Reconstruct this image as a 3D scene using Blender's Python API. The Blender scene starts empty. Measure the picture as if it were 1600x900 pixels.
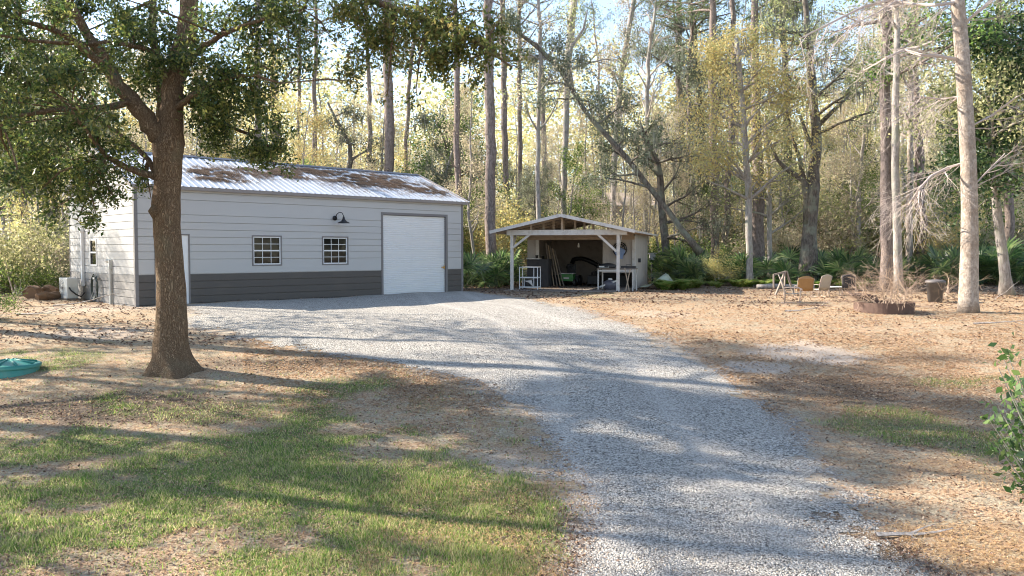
import bpy, math, random
import numpy as np
from mathutils import Vector, Matrix
rnd = random.Random(11); RNG = np.random.default_rng(11)
S = bpy.context.scene
C = S.collection
R = math.radians

# ------------------------------------------------------------------ camera, world, sun, exposure
CAMZ, F, PITCH = 1.62, 1280.0, R(2.55)
cd = bpy.data.cameras.new('camera'); cam = bpy.data.objects.new('camera', cd); C.objects.link(cam)
cd.lens = 28.8; cd.sensor_width = 36; cd.clip_end = 2000; cd.clip_start = .05
cam.location = (0, 0, CAMZ); cam.rotation_euler = (R(90) - PITCH, 0, 0); S.camera = cam
SUN_EL, SUN_AZ = R(31), math.atan2(-.95, .30)
SV = Vector((math.sin(SUN_AZ)*math.cos(SUN_EL), math.cos(SUN_AZ)*math.cos(SUN_EL), math.sin(SUN_EL)))
w = bpy.data.worlds.new('World'); S.world = w; w.use_nodes = True
nt = w.node_tree; nt.nodes.clear()
sky = nt.nodes.new('ShaderNodeTexSky'); sky.sky_type = 'NISHITA'; sky.sun_disc = False
sky.sun_elevation = SUN_EL; sky.sun_rotation = SUN_AZ; sky.air_density = 1.0; sky.dust_density = .3; sky.ozone_density = 2.0
bg = nt.nodes.new('ShaderNodeBackground'); bg.inputs[1].default_value = .13
ow = nt.nodes.new('ShaderNodeOutputWorld')
hs = nt.nodes.new('ShaderNodeHueSaturation'); hs.inputs['Saturation'].default_value = .84
nt.links.new(sky.outputs[0], hs.inputs['Color']); nt.links.new(hs.outputs[0], bg.inputs[0]); nt.links.new(bg.outputs[0], ow.inputs[0])
ld = bpy.data.lights.new('sun', 'SUN'); ld.energy = 5.0; ld.angle = R(.6); ld.color = (1, .90, .76)
sun = bpy.data.objects.new('sun', ld); C.objects.link(sun); sun.rotation_euler = SV.to_track_quat('Z', 'Y').to_euler()
S.view_settings.view_transform = 'Standard'; S.view_settings.look = 'None'
S.view_settings.exposure = 1.56; S.view_settings.gamma = 1
try:
    S.render.engine = 'CYCLES'
    S.cycles.use_denoising = True
    S.cycles.denoising_prefilter = 'ACCURATE'
    S.cycles.pixel_filter_type = 'BLACKMAN_HARRIS'; S.cycles.filter_width = 1.05; S.cycles.max_bounces = 6; S.cycles.transparent_max_bounces = 6
    S.cycles.sample_clamp_indirect = 6
except Exception: pass

# ------------------------------------------------------------------ helpers
def sstep(t):
    t = np.clip(t, 0, 1); return t*t*(3-2*t)
def zg(x, y):
    b = -1.15*(1-sstep((np.asarray(y, float)-6)/18.0))
    return b + .03*np.sin(.7*np.asarray(x)+1)*np.sin(.55*np.asarray(y)+.5) + .012*np.sin(2.1*np.asarray(x)+np.asarray(y)*1.7)
cp, sp_ = math.cos(PITCH), math.sin(PITCH)
def ray(px, py):
    a, b = px-800, 450-py
    return Vector((a, F*cp+b*sp_, -F*sp_+b*cp))
def P(px, py, D):
    d = ray(px, py); d *= D/d.y
    return Vector((d.x, d.y, CAMZ+d.z))
_D = np.concatenate([np.arange(3, 60, .02), np.arange(60, 400, .5)])
_zb = zg(0*_D, _D) - .03*np.sin(1)*np.sin(.55*_D+.5) - .012*np.sin(_D*1.7)
_el = (_zb-CAMZ)/_D                                   # slope seen
def Gv(px, py):
    a, b = px-800.0, 450.0-py
    yy = F*cp+b*sp_; zz = -F*sp_+b*cp
    D = np.interp(zz/yy, _el, _D)
    x = a/yy*D
    return x, D, zg(x, D)
def G(px, py):
    x, y, z = Gv(np.float64(px), np.float64(py)); return Vector((float(x), float(y), float(z)))
def vnoise(x, y, s, seed=0):
    x = np.asarray(x, float)/s+1000; y = np.asarray(y, float)/s+1000
    i = np.floor(x).astype(np.int64); j = np.floor(y).astype(np.int64); fx = x-i; fy = y-j
    fx = fx*fx*(3-2*fx); fy = fy*fy*(3-2*fy)
    def h(i, j):
        n = (i*374761393 + j*668265263 + seed*974711) & 0x7fffffff
        n = ((n ^ (n >> 13))*1274126177) & 0x7fffffff
        return ((n ^ (n >> 16)) & 0xffff)/65535.0
    return (h(i, j)*(1-fx)+h(i+1, j)*fx)*(1-fy)+(h(i, j+1)*(1-fx)+h(i+1, j+1)*fx)*fy
def inpoly(x, y, poly):
    ins = np.zeros(x.shape, bool); n = len(poly)
    for k in range(n):
        x0, y0 = poly[k]; x1, y1 = poly[(k+1) % n]
        if y0 == y1: continue
        c = ((y0 > y) != (y1 > y)) & (x < (x1-x0)*(y-y0)/(y1-y0)+x0)
        ins ^= c
    return ins
def npmesh(name, V, Fc, smooth=False):
    """V (N,3), Fc (M,k) constant k"""
    me = bpy.data.meshes.new(name); V = np.asarray(V, np.float32); Fc = np.asarray(Fc, np.int32)
    k = Fc.shape[1]; me.vertices.add(len(V)); me.vertices.foreach_set('co', V.ravel())
    me.loops.add(Fc.size); me.loops.foreach_set('vertex_index', Fc.ravel())
    me.polygons.add(len(Fc)); me.polygons.foreach_set('loop_start', np.arange(0, Fc.size, k, dtype=np.int32))
    me.polygons.foreach_set('loop_total', np.full(len(Fc), k, np.int32))
    if smooth: me.polygons.foreach_set('use_smooth', np.ones(len(Fc), bool))
    me.update(calc_edges=True); return me
class MB:
    def __init__(s): s.v = []; s.f = []
    def add(s, vs, fs):
        o = len(s.v); s.v += [tuple(v) for v in vs]; s.f += [tuple(i+o for i in f) for f in fs]; return s
    def box(s, a, b, M=None):
        x0, y0, z0 = a; x1, y1, z1 = b
        vs = [Vector(p) for p in ((x0,y0,z0),(x1,y0,z0),(x1,y1,z0),(x0,y1,z0),(x0,y0,z1),(x1,y0,z1),(x1,y1,z1),(x0,y1,z1))]
        if M is not None: vs = [M @ v for v in vs]
        return s.add(vs, [(0,3,2,1),(4,5,6,7),(0,1,5,4),(1,2,6,5),(2,3,7,6),(3,0,4,7)])
    def beam(s, p, q, w=.05, h=.05, up=(0,0,1)):
        p = Vector(p); q = Vector(q); d = (q-p); L = d.length; d.normalize()
        u = Vector(up); 
        if abs(d.dot(u)) > .95: u = Vector((1,0,0))
        a = d.cross(u).normalized(); b = a.cross(d)
        M = Matrix((( d.x,a.x,b.x,p.x),(d.y,a.y,b.y,p.y),(d.z,a.z,b.z,p.z),(0,0,0,1)))
        return s.box((0,-w/2,-h/2),(L,w/2,h/2),M)
    def tube(s, pts, rad, n=6, cap=True):
        pts = np.array([tuple(p) for p in pts], float); m = len(pts)
        rad = np.full(m, rad, float) if np.isscalar(rad) else np.asarray(rad, float)
        t = np.gradient(pts, axis=0); t /= (np.linalg.norm(t, axis=1)[:,None]+1e-9)
        av = pts[-1]-pts[0]; ref = np.array([1,0,0.]) if abs(av[2]) > .6*np.linalg.norm(av)+1e-9 else np.array([0,0,1.])
        a = np.cross(t, ref); nn = np.linalg.norm(a, axis=1)[:,None]; a = np.where(nn < 1e-4, np.array([0,1,0.]), a/(nn+1e-9)); b = np.cross(t, a)
        an = np.arange(n)*2*math.pi/n
        ring = pts[:,None,:]+rad[:,None,None]*(np.cos(an)[None,:,None]*a[:,None,:]+np.sin(an)[None,:,None]*b[:,None,:])
        o = len(s.v); s.v += list(map(tuple, ring.reshape(-1,3)))
        for i in range(m-1):
            for j in range(n):
                k = (j+1) % n; s.f.append((o+i*n+j, o+i*n+k, o+(i+1)*n+k, o+(i+1)*n+j))
        if cap and n > 3:
            s.f.append(tuple(o+j for j in range(n-1,-1,-1))); s.f.append(tuple(o+(m-1)*n+j for j in range(n)))
        return s
    def lathe(s, prof, n=24, c=(0,0,0)):
        o = len(s.v)
        for r, z in prof:
            for j in range(n):
                a = j*2*math.pi/n; s.v.append((c[0]+r*math.cos(a), c[1]+r*math.sin(a), c[2]+z))
        for i in range(len(prof)-1):
            for j in range(n):
                k = (j+1) % n; s.f.append((o+i*n+j, o+i*n+k, o+(i+1)*n+k, o+(i+1)*n+j))
        return s
    def mesh(s, name, smooth=False):
        me = bpy.data.meshes.new(name); me.from_pydata(s.v, [], s.f)
        if smooth: me.polygons.foreach_set('use_smooth', np.ones(len(s.f), bool))
        me.update(); return me
def link(name, data, mat=None, parent=None, loc=None, rot=None):
    o = bpy.data.objects.new(name, data); C.objects.link(o)
    if mat is not None and data is not None and not len(data.materials): data.materials.append(mat)
    if parent is not None: o.parent = parent
    if loc is not None: o.location = loc
    if rot is not None: o.rotation_euler = rot
    return o
def split_mb(mb, eps=.006):
    par = list(range(len(mb.v)))
    def find(i):
        while par[i] != i: par[i] = par[par[i]]; i = par[i]
        return i
    for f in mb.f:
        for i in f[1:]: par[find(i)] = find(f[0])
    comp = {}
    for f in mb.f: comp.setdefault(find(f[0]), []).append(f)
    items = []
    for fs in comp.values():
        vs = np.array([mb.v[i] for f in fs for i in f]); items.append([vs.min(0)-eps, vs.max(0)+eps, list(fs)])
    ch = True
    while ch:
        ch = False
        for i in range(len(items)):
            for j in range(len(items)-1, i, -1):
                if (items[i][0] <= items[j][1]).all() and (items[j][0] <= items[i][1]).all():
                    items[i][0] = np.minimum(items[i][0], items[j][0]); items[i][1] = np.maximum(items[i][1], items[j][1]); items[i][2] += items[j][2]; del items[j]; ch = True
    out = []
    for _, _, fs in items:
        m = MB(); mp = {}
        for f in fs:
            for i in f:
                if i not in mp: mp[i] = len(m.v); m.v.append(mb.v[i])
            m.f.append(tuple(mp[i] for i in f))
        out.append(m)
    return out
SPLIT = {'stud','wainscot','corner_trim','front_wall','leg','rail','side_wall','brace','eave_trim','rafter','side_beam','front_beam','trim','shelf','wall','box','fascia','cloth','line_cover','prop'}
def part(name, mb, mat, parent, smooth=False, bevel=0):
    if name in SPLIT and len(mb.f) < 900:
        ms = split_mb(mb)
        if len(ms) > 1:
            for m in ms[1:]: _part(name, m, mat, parent, smooth, bevel)
            return _part(name, ms[0], mat, parent, smooth, bevel)
    return _part(name, mb, mat, parent, smooth, bevel)
def _part(name, mb, mat, parent, smooth=False, bevel=0):
    o = link(name, mb.mesh(name, smooth), mat, parent)
    if bevel:
        m = o.modifiers.new('bevel', 'BEVEL'); m.width = bevel; m.segments = 2; m.limit_method = 'ANGLE'
    return o
def tag(o, label, cat, group=None, kind=None):
    if label: o['label'] = label
    if cat: o['category'] = cat
    if group: o['group'] = group
    if kind: o['kind'] = kind
    return o
def thing(name, label, cat, loc=(0,0,0), rz=0, group=None):
    o = link(name, None, loc=loc, rot=(0,0,rz)); o.empty_display_size = .2
    return tag(o, label, cat, group)
def copytree(root, loc, rz, sc=1, label=None, group=None):
    r = root.copy(); C.objects.link(r); r.location = loc; r.rotation_euler = (0,0,rz); r.scale = (sc,)*3
    if label: r['label'] = label
    if group: r['group'] = group
    for ch in list(root.children):
        c = ch.copy(); C.objects.link(c); c.parent = r
        for g in list(ch.children):
            d = g.copy(); C.objects.link(d); d.parent = c
    return r

# ------------------------------------------------------------------ materials
class NT:
    def __init__(s, name):
        s.m = bpy.data.materials.new(name); s.m.use_nodes = True; s.t = s.m.node_tree; s.t.nodes.clear()
        s.out = s.n('OutputMaterial')
    def n(s, ty, **kw):
        x = s.t.nodes.new('ShaderNode'+ty)
        for k, v in kw.items():
            if hasattr(x, k): setattr(x, k, v)
        return x
    def l(s, a, b): s.t.links.new(a, b)
    def coord(s, obj=True, scale=None):
        tc = s.n('TexCoord'); o = tc.outputs['Object' if obj else 'Generated']
        if scale:
            mp = s.n('Mapping'); mp.inputs['Scale'].default_value = scale; s.l(o, mp.inputs[0]); o = mp.outputs[0]
        return o
    def noise(s, vec, scale, detail=4, rough=.6):
        x = s.n('TexNoise'); x.inputs['Scale'].default_value = scale; x.inputs['Detail'].default_value = detail; x.inputs['Roughness'].default_value = rough
        if vec is not None: s.l(vec, x.inputs['Vector'])
        return x.outputs['Fac']
    def ramp(s, fac, stops, interp='LINEAR'):
        x = s.n('ValToRGB'); cr = x.color_ramp; cr.interpolation = interp
        while len(cr.elements) < len(stops): cr.elements.new(.5)
        for e, (p, c) in zip(cr.elements, stops):
            e.position = p; e.color = (*c, 1) if len(c) == 3 else c
        s.l(fac, x.inputs[0]); return x.outputs[0]
    def mix(s, fac, a, b, mode='MIX'):
        x = s.n('Mix'); x.data_type = 'RGBA'; x.blend_type = mode
        for sock, v in ((x.inputs[0], fac), (x.inputs[6], a), (x.inputs[7], b)):
            if hasattr(v, 'links') or hasattr(v, 'is_linked'): s.l(v, sock)
            elif isinstance(v, (int, float)): sock.default_value = v
            else: sock.default_value = (*v, 1)
        return x.outputs[2]
    def math(s, op, a, b=None):
        x = s.n('Math'); x.operation = op
        for sock, v in ((x.inputs[0], a), (x.inputs[1], b)):
            if v is None: continue
            if hasattr(v, 'is_linked'): s.l(v, sock)
            else: sock.default_value = v
        return x.outputs[0]
    def bump(s, h, strength=.3, dist=.02):
        b = s.n('Bump'); b.inputs['Strength'].default_value = strength; b.inputs['Distance'].default_value = dist; s.l(h, b.inputs['Height']); return b.outputs[0]
    def pbr(s, col, rough=.7, metal=0, normal=None, spec=.4):
        p = s.n('BsdfPrincipled')
        if hasattr(col, 'is_linked'): s.l(col, p.inputs['Base Color'])
        else: p.inputs['Base Color'].default_value = (*col, 1)
        if hasattr(rough, 'is_linked'): s.l(rough, p.inputs['Roughness'])
        else: p.inputs['Roughness'].default_value = rough
        p.inputs['Metallic'].default_value = metal; p.inputs['Specular IOR Level'].default_value = spec
        if normal is not None: s.l(normal, p.inputs['Normal'])
        return p
    def done(s, sh): s.l(sh.outputs[0] if hasattr(sh, 'outputs') else sh, s.out.inputs[0]); return s.m
def paint(name, col, rough=.5, metal=0, var=.12, dirt=(.25,.2,.15), dirt_amt=.15, scale=3, bump=0, stretch=(1,1,1)):
    t = NT(name); c = t.coord(scale=stretch)
    n1 = t.noise(c, scale, 6); n2 = t.noise(c, scale*9, 4)
    a = t.mix(t.math('MULTIPLY', t.math('SUBTRACT', n1, .3), var*2.2), col, tuple(x*.75 for x in col))
    f = t.ramp(n1, [(.5,(0,0,0)),(.8,(dirt_amt,)*3)])
    f2 = t.math('MULTIPLY', f, t.math('ADD', n2, .5))
    b = t.mix(f2, a, dirt)
    return t.done(t.pbr(b, rough, metal, t.bump(n2, bump, .01) if bump else None))
def bark(name, dark, light, vs=2.2, hs=14, patch=None, bump=.8, hor=False):
    t = NT(name); c = t.coord()
    mp = t.n('Mapping'); mp.inputs['Scale'].default_value = (hs,hs,vs) if not hor else (vs,vs,hs); t.l(c, mp.inputs[0])
    n = t.noise(mp.outputs[0], 1, 6, .7); big = t.noise(c, 1.3, 4); sp = t.noise(c, 40, 3)
    col = t.ramp(n, [(.32, dark), (.62, light)])
    if patch: col = t.mix(t.ramp(big, [(.5,(0,0,0)),(.62,(.8,.8,.8))]), col, patch)
    col = t.mix(t.ramp(sp, [(.58,(0,0,0)),(.72,(.5,.5,.5))]), col, tuple(min(1, x*1.7) for x in light))
    return t.done(t.pbr(col, .9, 0, t.bump(n, bump, .04), .15))
def leafmat(name, cols, trans=.4, rough=.55, spec=.3):
    t = NT(name); g = t.n('NewGeometry')
    oi = t.n('ObjectInfo')
    r = t.math('FRACT', t.math('ADD', g.outputs['Random Per Island'], t.math('MULTIPLY', oi.outputs['Random'], .0)))
    n = len(cols); stops = [((i+.5)/n, c) for i, c in enumerate(cols)]
    col = t.ramp(r, stops)
    hsv = t.n('HueSaturation'); t.l(col, hsv.inputs['Color'])
    t.l(t.math('ADD', t.math('MULTIPLY', oi.outputs['Random'], .35), .82), hsv.inputs['Value'])
    t.l(t.math('ADD', t.math('MULTIPLY', oi.outputs['Random'], .03), .485), hsv.inputs['Hue'])
    col = hsv.outputs[0]
    p = t.pbr(col, rough, spec=spec); tr = t.n('BsdfTranslucent')
    t.l(t.mix(.5, col, (.9,.85,.3), 'MULTIPLY'), tr.inputs[0])
    br = t.n('HueSaturation'); br.inputs['Value'].default_value = 1.6; t.l(col, br.inputs['Color']); t.l(br.outputs[0], tr.inputs[0])
    m = t.n('MixShader'); m.inputs[0].default_value = trans; t.l(p.outputs[0], m.inputs[1]); t.l(tr.outputs[0], m.inputs[2])
    return t.done(m)
M = {}
M['siding'] = paint('siding_paint', (.46,.455,.455), .45, 0, .08, dirt_amt=.05, scale=.8)
M['wainscot'] = paint('charcoal_siding_paint', (.078,.069,.066), .45, 0, .1, dirt_amt=.12, scale=1.2)
M['wainscot_sunlit'] = paint('charcoal_siding_sunlit', (.25,.24,.235), .5, 0, .1, dirt_amt=.15, scale=1.2)  # same charcoal siding on the end wall, its sunlight painted in as paler grey
M['trim'] = paint('trim_paint', (.17,.16,.165), .4)
M['eave'] = paint('eave_trim_paint', (.24,.21,.20), .4)
M['white'] = paint('white_paint', (.74,.745,.76), .4, 0, .05, dirt_amt=.05)
M['offwhite'] = paint('weathered_white_paint', (.60,.57,.54), .7, 0, .2, dirt_amt=.5, scale=5)
M['black'] = paint('black_metal', (.015,.015,.017), .35)
M['dark'] = paint('dark_clutter', (.035,.035,.04), .6)
M['brass'] = paint('brass', (.45,.28,.10), .35, .8)
M['ridge'] = paint('ridge_cap_paint', (.10,.105,.13), .4)
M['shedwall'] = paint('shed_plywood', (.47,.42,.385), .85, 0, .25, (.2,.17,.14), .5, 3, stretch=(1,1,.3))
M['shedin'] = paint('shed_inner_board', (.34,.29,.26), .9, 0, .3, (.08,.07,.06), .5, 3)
M['rawwood'] = paint('raw_lumber', (.44,.34,.25), .8, 0, .3, (.25,.16,.1), .5, 5)
M['greywood'] = paint('grey_wood', (.25,.21,.18), .9, 0, .3, (.16,.13,.1), .5, 6)
M['shingle'] = paint('roof_shingle', (.09,.08,.08), .9, 0, .4, (.2,.15,.1), .6, 6)
M['leaf_bush'] = leafmat('glossy_bush_leaf', [(.04,.08,.025),(.07,.13,.03),(.12,.19,.05),(.03,.06,.025),(.17,.24,.07)], .35, .3, .5)
M['green'] = paint('green_mower_paint', (.045,.20,.05), .35)
M['teal'] = paint('teal_plastic', (.035,.23,.20), .4, 0, .15, (.25,.25,.2), .25, 6)
M['rust'] = paint('rusted_steel', (.12,.075,.06), .85, 0, .4, (.24,.16,.12), .7, 6)
M['can'] = paint('grey_plastic', (.12,.11,.11), .6, 0, .2, (.3,.27,.22), .4, 5)
M['ac'] = paint('enamel_beige', (.56,.57,.55), .45, 0, .1, (.3,.28,.25), .4, 4)
M['gold'] = paint('golden_weave', (.33,.19,.08), .8, 0, .3, (.25,.14,.06), .5, 12)
M['sling'] = paint('sling_fabric', (.42,.36,.29), .8)
M['frame'] = paint('patio_frame_paint', (.45,.36,.31), .5, 0, .2, (.3,.2,.15), .4, 6)
M['blue'] = paint('blue_plastic', (.22,.30,.50), .5)
M['panel'] = paint('pale_green_sheet', (.46,.50,.38), .7, 0, .2, dirt_amt=.4)
M['hosegreen'] = paint('dark_hose', (.03,.045,.04), .5)
M['bulb'] = paint('milk_glass', (.85,.84,.8), .2)
M['log'] = paint('cut_log', (.20,.12,.07), .9, 0, .4, (.12,.07,.05), .6, 8)
M['needle'] = leafmat('pine_straw', [(.15,.10,.07),(.22,.145,.10),(.11,.075,.055),(.30,.21,.15)], .1, .8, .1)
M['needle2'] = leafmat('ground_straw', [(.44,.25,.13),(.32,.18,.10),(.55,.36,.20),(.20,.12,.08)], .1, .8, .1)
t = NT('oak_bark'); c = t.coord(scale=(1,1,.24)); v = t.n('TexVoronoi'); v.feature = 'DISTANCE_TO_EDGE'; v.inputs['Scale'].default_value = 52
nz = t.n('TexNoise'); nz.inputs['Scale'].default_value = 9; t.l(c, nz.inputs['Vector']); ad = t.n('VectorMath'); ad.operation = 'MULTIPLY_ADD'; t.l(nz.outputs['Color'], ad.inputs[0]); ad.inputs[1].default_value = (.22,.22,.22); t.l(c, ad.inputs[2]); t.l(ad.outputs[0], v.inputs['Vector'])
n1 = t.noise(c, 45, 5, .7); n2 = t.noise(t.coord(), 2.2, 4)
hh_ = t.math('MINIMUM', t.math('MULTIPLY', v.outputs['Distance'], 3.0), .6); hh_ = t.math('ADD', hh_, t.math('MULTIPLY', n1, .6))
col = t.ramp(hh_, [(.15,(.11,.07,.045)),(.5,(.20,.132,.083)),(.8,(.27,.185,.12)),(1.0,(.35,.255,.165))])
col = t.mix(t.ramp(n2, [(.52,(0,0,0)),(.66,(.45,.45,.45))]), col, (.24,.21,.14)); sp3 = t.noise(t.coord(), 26, 2)
col = t.mix(t.ramp(sp3, [(.68,(0,0,0)),(.74,(.7,.7,.7))]), col, (.42,.36,.22))
M['oakbark'] = t.done(t.pbr(col, .9, 0, t.bump(hh_, 1.0, .035), .12))
M['pinebark'] = bark('pine_bark', (.09,.07,.062), (.29,.235,.21), 5, 13)
M['darkbark'] = bark('dark_oak_bark', (.05,.042,.036), (.20,.17,.145), 4, 14, patch=(.23,.24,.19))
M['palebark'] = bark('pale_bark', (.19,.155,.13), (.48,.41,.35), 9, 14, patch=(.27,.21,.165), bump=.9)
M['greybark'] = bark('grey_bark', (.17,.145,.13), (.42,.38,.35), 3, 12, patch=(.30,.30,.24))
M['twig'] = paint('bare_twig', (.56,.48,.42), .9, 0, .3, (.2,.16,.13), .5, 4)
M['deadtwig'] = paint('bleached_branch', (.46,.34,.25), .9, 0, .3, (.25,.17,.12), .4, 4)
M['leaf_oak'] = leafmat('oak_leaf', [(.03,.06,.018),(.055,.095,.026),(.10,.14,.036),(.15,.185,.05),(.28,.28,.08),(.065,.09,.035)], .5, .38, .5)
M['leaf_brownoak'] = leafmat('oak_leaf_browning', [(.06,.095,.028),(.11,.15,.04),(.19,.215,.055),(.19,.15,.055),(.32,.31,.09),(.09,.13,.04)], .5)
M['leaf_grey'] = leafmat('live_oak_leaf', [(.08,.10,.06),(.14,.16,.10),(.21,.23,.15),(.28,.29,.20),(.11,.13,.08)], .4)
M['leaf_yellow'] = leafmat('yellow_leaf', [(.52,.42,.16),(.60,.52,.24),(.48,.46,.20),(.38,.40,.18),(.60,.46,.18)], .45)
M['leaf_tan'] = leafmat('tan_leaf', [(.52,.44,.31),(.44,.38,.26),(.58,.51,.35),(.34,.34,.20),(.46,.36,.26)], .4)
M['leaf_olive'] = leafmat('olive_leaf', [(.18,.20,.09),(.29,.31,.14),(.40,.40,.19),(.14,.17,.07),(.48,.45,.24)], .45)
M['leaf_green'] = leafmat('green_leaf', [(.06,.11,.03),(.10,.17,.04),(.17,.25,.06),(.25,.32,.08),(.05,.09,.03)], .48)
M['leaf_dark'] = leafmat('dark_evergreen_leaf', [(.02,.045,.02),(.035,.07,.028),(.055,.10,.035),(.10,.15,.05)], .3)
M['leaf_pine'] = leafmat('pine_needle', [(.07,.11,.035),(.11,.16,.05),(.15,.20,.07)], .3)
M['palmetto'] = leafmat('palmetto_frond', [(.06,.11,.045),(.10,.17,.06),(.17,.25,.09),(.30,.34,.14),(.10,.13,.08)], .35, .32, .5)
M['fern'] = leafmat('fern_frond', [(.10,.17,.03),(.16,.24,.05),(.27,.32,.09),(.38,.36,.14)], .45)
M['moss'] = leafmat('hanging_moss', [(.22,.22,.18),(.30,.29,.24),(.17,.17,.13)], .3, .9, .1)
M['litter'] = leafmat('fallen_leaf', [(.50,.33,.19),(.38,.23,.13),(.60,.42,.26),(.24,.15,.10),(.60,.47,.33),(.42,.31,.21)], .2, .8, .1)
M['litter_dark'] = leafmat('fallen_leaf_dark', [(.12,.08,.055),(.20,.13,.085),(.28,.20,.14),(.36,.28,.21)], .1, .8, .1)
M['grass'] = leafmat('grass_blade', [(.08,.16,.03),(.15,.25,.045),(.28,.34,.08),(.42,.40,.17),(.50,.43,.25),(.34,.28,.17),(.11,.20,.035)], .45, .6, .2)
M['pebble'] = leafmat('crushed_stone', [(.13,.11,.09),(.34,.315,.28),(.48,.455,.41),(.60,.57,.52),(.42,.395,.355)], 0, .8, .2)

t = NT('glass_pane'); c = t.coord(); pr = t.pbr((.008,.009,.009), .05, 0, t.bump(t.noise(c, 1.5, 2), .1, .05), .2); M['glass'] = t.done(pr)
# galvalume roof
t = NT('white_metal_roof'); c = t.coord(); n1 = t.noise(c, 1.2, 6); n2 = t.noise(c, 14, 4)
col = t.mix(t.ramp(n1, [(.45,(0,0,0)),(.75,(.45,.45,.45))]), (.62,.64,.67), (.40,.35,.33))
M['roof'] = t.done(t.pbr(col, t.math('ADD', t.math('MULTIPLY', n2, .25), .25), .35, None, .5))

# ------------------------------------------------------------------ ground
DRIVE_PX = [(292,476),(290,490),(300,508),(340,516),(400,533),(440,548),(520,556),(610,568),(690,585),(745,598),(775,622),(815,655),(865,690),(905,735),(925,790),(905,845),(880,905),(860,1000),(1540,1000),(1480,905),(1420,862),(1350,800),(1290,725),(1240,668),(1190,628),(1140,592),(1085,552),(1010,516),(935,492),(870,477),(810,464),(735,456.5),(712,455)]
DRIVE = [tuple(G(*p)[:2]) for p in DRIVE_PX]
A0 = Vector((-11.16, 24.3, 0)); BRZ = math.atan2(.697, .717)
U = Vector((math.cos(BRZ), math.sin(BRZ), 0)); Vd = Vector((-U.y, U.x, 0))
def drive_sdf(x, y):
    """approx signed distance (positive inside)"""
    d = np.full(x.shape, 1e9); n = len(DRIVE)
    for k in range(n):
        x0, y0 = DRIVE[k]; x1, y1 = DRIVE[(k+1) % n]; ex, ey = x1-x0, y1-y0
        tt = np.clip(((x-x0)*ex+(y-y0)*ey)/(ex*ex+ey*ey+1e-9), 0, 1)
        d = np.minimum(d, np.hypot(x-x0-tt*ex, y-y0-tt*ey))
    return np.where(inpoly(x, y, DRIVE), d, -d)
def blob(x, y, px, py, rx, ry, soft=.5):
    """pixel-defined patch on the ground -> world ellipse mask"""
    c = G(px, py); ex = (G(px+rx, py)-c).length; ey = abs(G(px, py+ry).y-G(px, py-ry).y)/2
    q = np.hypot((x-c.x)/ex, (y-c.y)/ey)+ (vnoise(x, y, .9, 5)-.5)*.8+(vnoise(x, y, .25, 6)-.5)*.4
    return sstep((1.1-q)/soft)
def masks(x, y):
    dd = drive_sdf(x, y)
    n1 = vnoise(x, y, 1.7, 1); n2 = vnoise(x, y, .5, 2); n3 = vnoise(x, y, .15, 3)
    fb = .45*n1+.35*n2+.2*n3
    grass = sstep((fb-.37)/.2)
    left = sstep((-dd-.15)/.5)
    # lawn limits: left foreground, thinning to the far side and toward the drive
    g = np.zeros(x.shape)
    for b in ((300,800,420,130),(60,560,170,32),(560,655,190,60),(700,760,200,90),(90,700,160,30),(120,860,300,90),(430,700,160,50),(780,840,130,70),(560,600,120,22),(240,620,120,20)): g = np.maximum(g, blob(x, y, *b, soft=.6))
    for b in ((1450,680,130,50),(1560,600,120,14)): g = np.maximum(g, .75*blob(x, y, *b, soft=.6))
    for b in ((925,461,60,4),(330,640,140,20)): g = np.maximum(g, .5*blob(x, y, *b, soft=.6))
    g = g*grass*(dd < .1)
    sand = np.maximum.reduce([blob(x, y, 1240,548,110,17,.7), blob(x, y, 1300,565,50,9,.5), blob(x, y, 1180,572,70,10,.6), .7*blob(x, y, 150,520,160,10,.8), .6*blob(x, y, 800,725,120,25,.9), .55*blob(x, y, 160,480,110,8,.8), .5*blob(x, y, 1010,490,70,7,.8)])
    brown = np.maximum.reduce([blob(x, y, 200,640,230,26,.6), blob(x, y, 860,840,90,90,.6), blob(x, y, 1330,850,90,80,.6), .8*blob(x, y, 420,570,170,14,.6), .6*blob(x, y, 1300,605,150,25,.7)])
    brown = np.maximum(brown, sstep((y-29)/6))
    dust = sstep((dd+.5)/.6)*(fb > .42)
    return g, sand, brown, dust
gx = np.concatenate([np.arange(-400,-40,12), np.arange(-40,-16,.8), np.arange(-16,20,.13), np.arange(20,44,.8), np.arange(44,400,12)])
gy = np.concatenate([np.arange(-120,2,4), np.arange(2,38,.13), np.arange(38,60,.5), np.arange(60,500,12)])
X, Y = np.meshgrid(gx, gy); Z = zg(X, Y); Z = np.where((np.abs(X) > 60) | (Y > 100) | (Y < -20), 0, Z) if False else Z
nx, ny = len(gx), len(gy); idx = np.arange(nx*ny).reshape(ny, nx)
Fq = np.stack([idx[:-1,:-1], idx[:-1,1:], idx[1:,1:], idx[1:,:-1]], -1).reshape(-1,4)
me = npmesh('ground', np.stack([X, Y, Z], -1).reshape(-1,3), Fq, True)
gm, sa, br, du = masks(X.ravel(), Y.ravel())
at = me.color_attributes.new('zone', 'FLOAT_COLOR', 'POINT')
at.data.foreach_set('color', np.stack([gm, sa, br, du], -1).astype(np.float32).ravel())
t = NT('ground_soil'); c = t.coord(); a = t.n('Attribute'); a.attribute_name = 'zone'
sep = t.n('SeparateColor'); t.l(a.outputs['Color'], sep.inputs[0])
fn = t.noise(c, 28, 5, .7); fn2 = t.noise(c, 90, 3, .6); mn = t.noise(c, 3.5, 5, .65)
litter = t.ramp(fn, [(.3,(.20,.12,.075)),(.45,(.42,.28,.175)),(.58,(.56,.40,.26)),(.72,(.66,.52,.38))])
dry = t.ramp(fn, [(.3,(.20,.15,.10)),(.48,(.42,.34,.24)),(.65,(.58,.50,.36))])
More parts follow.
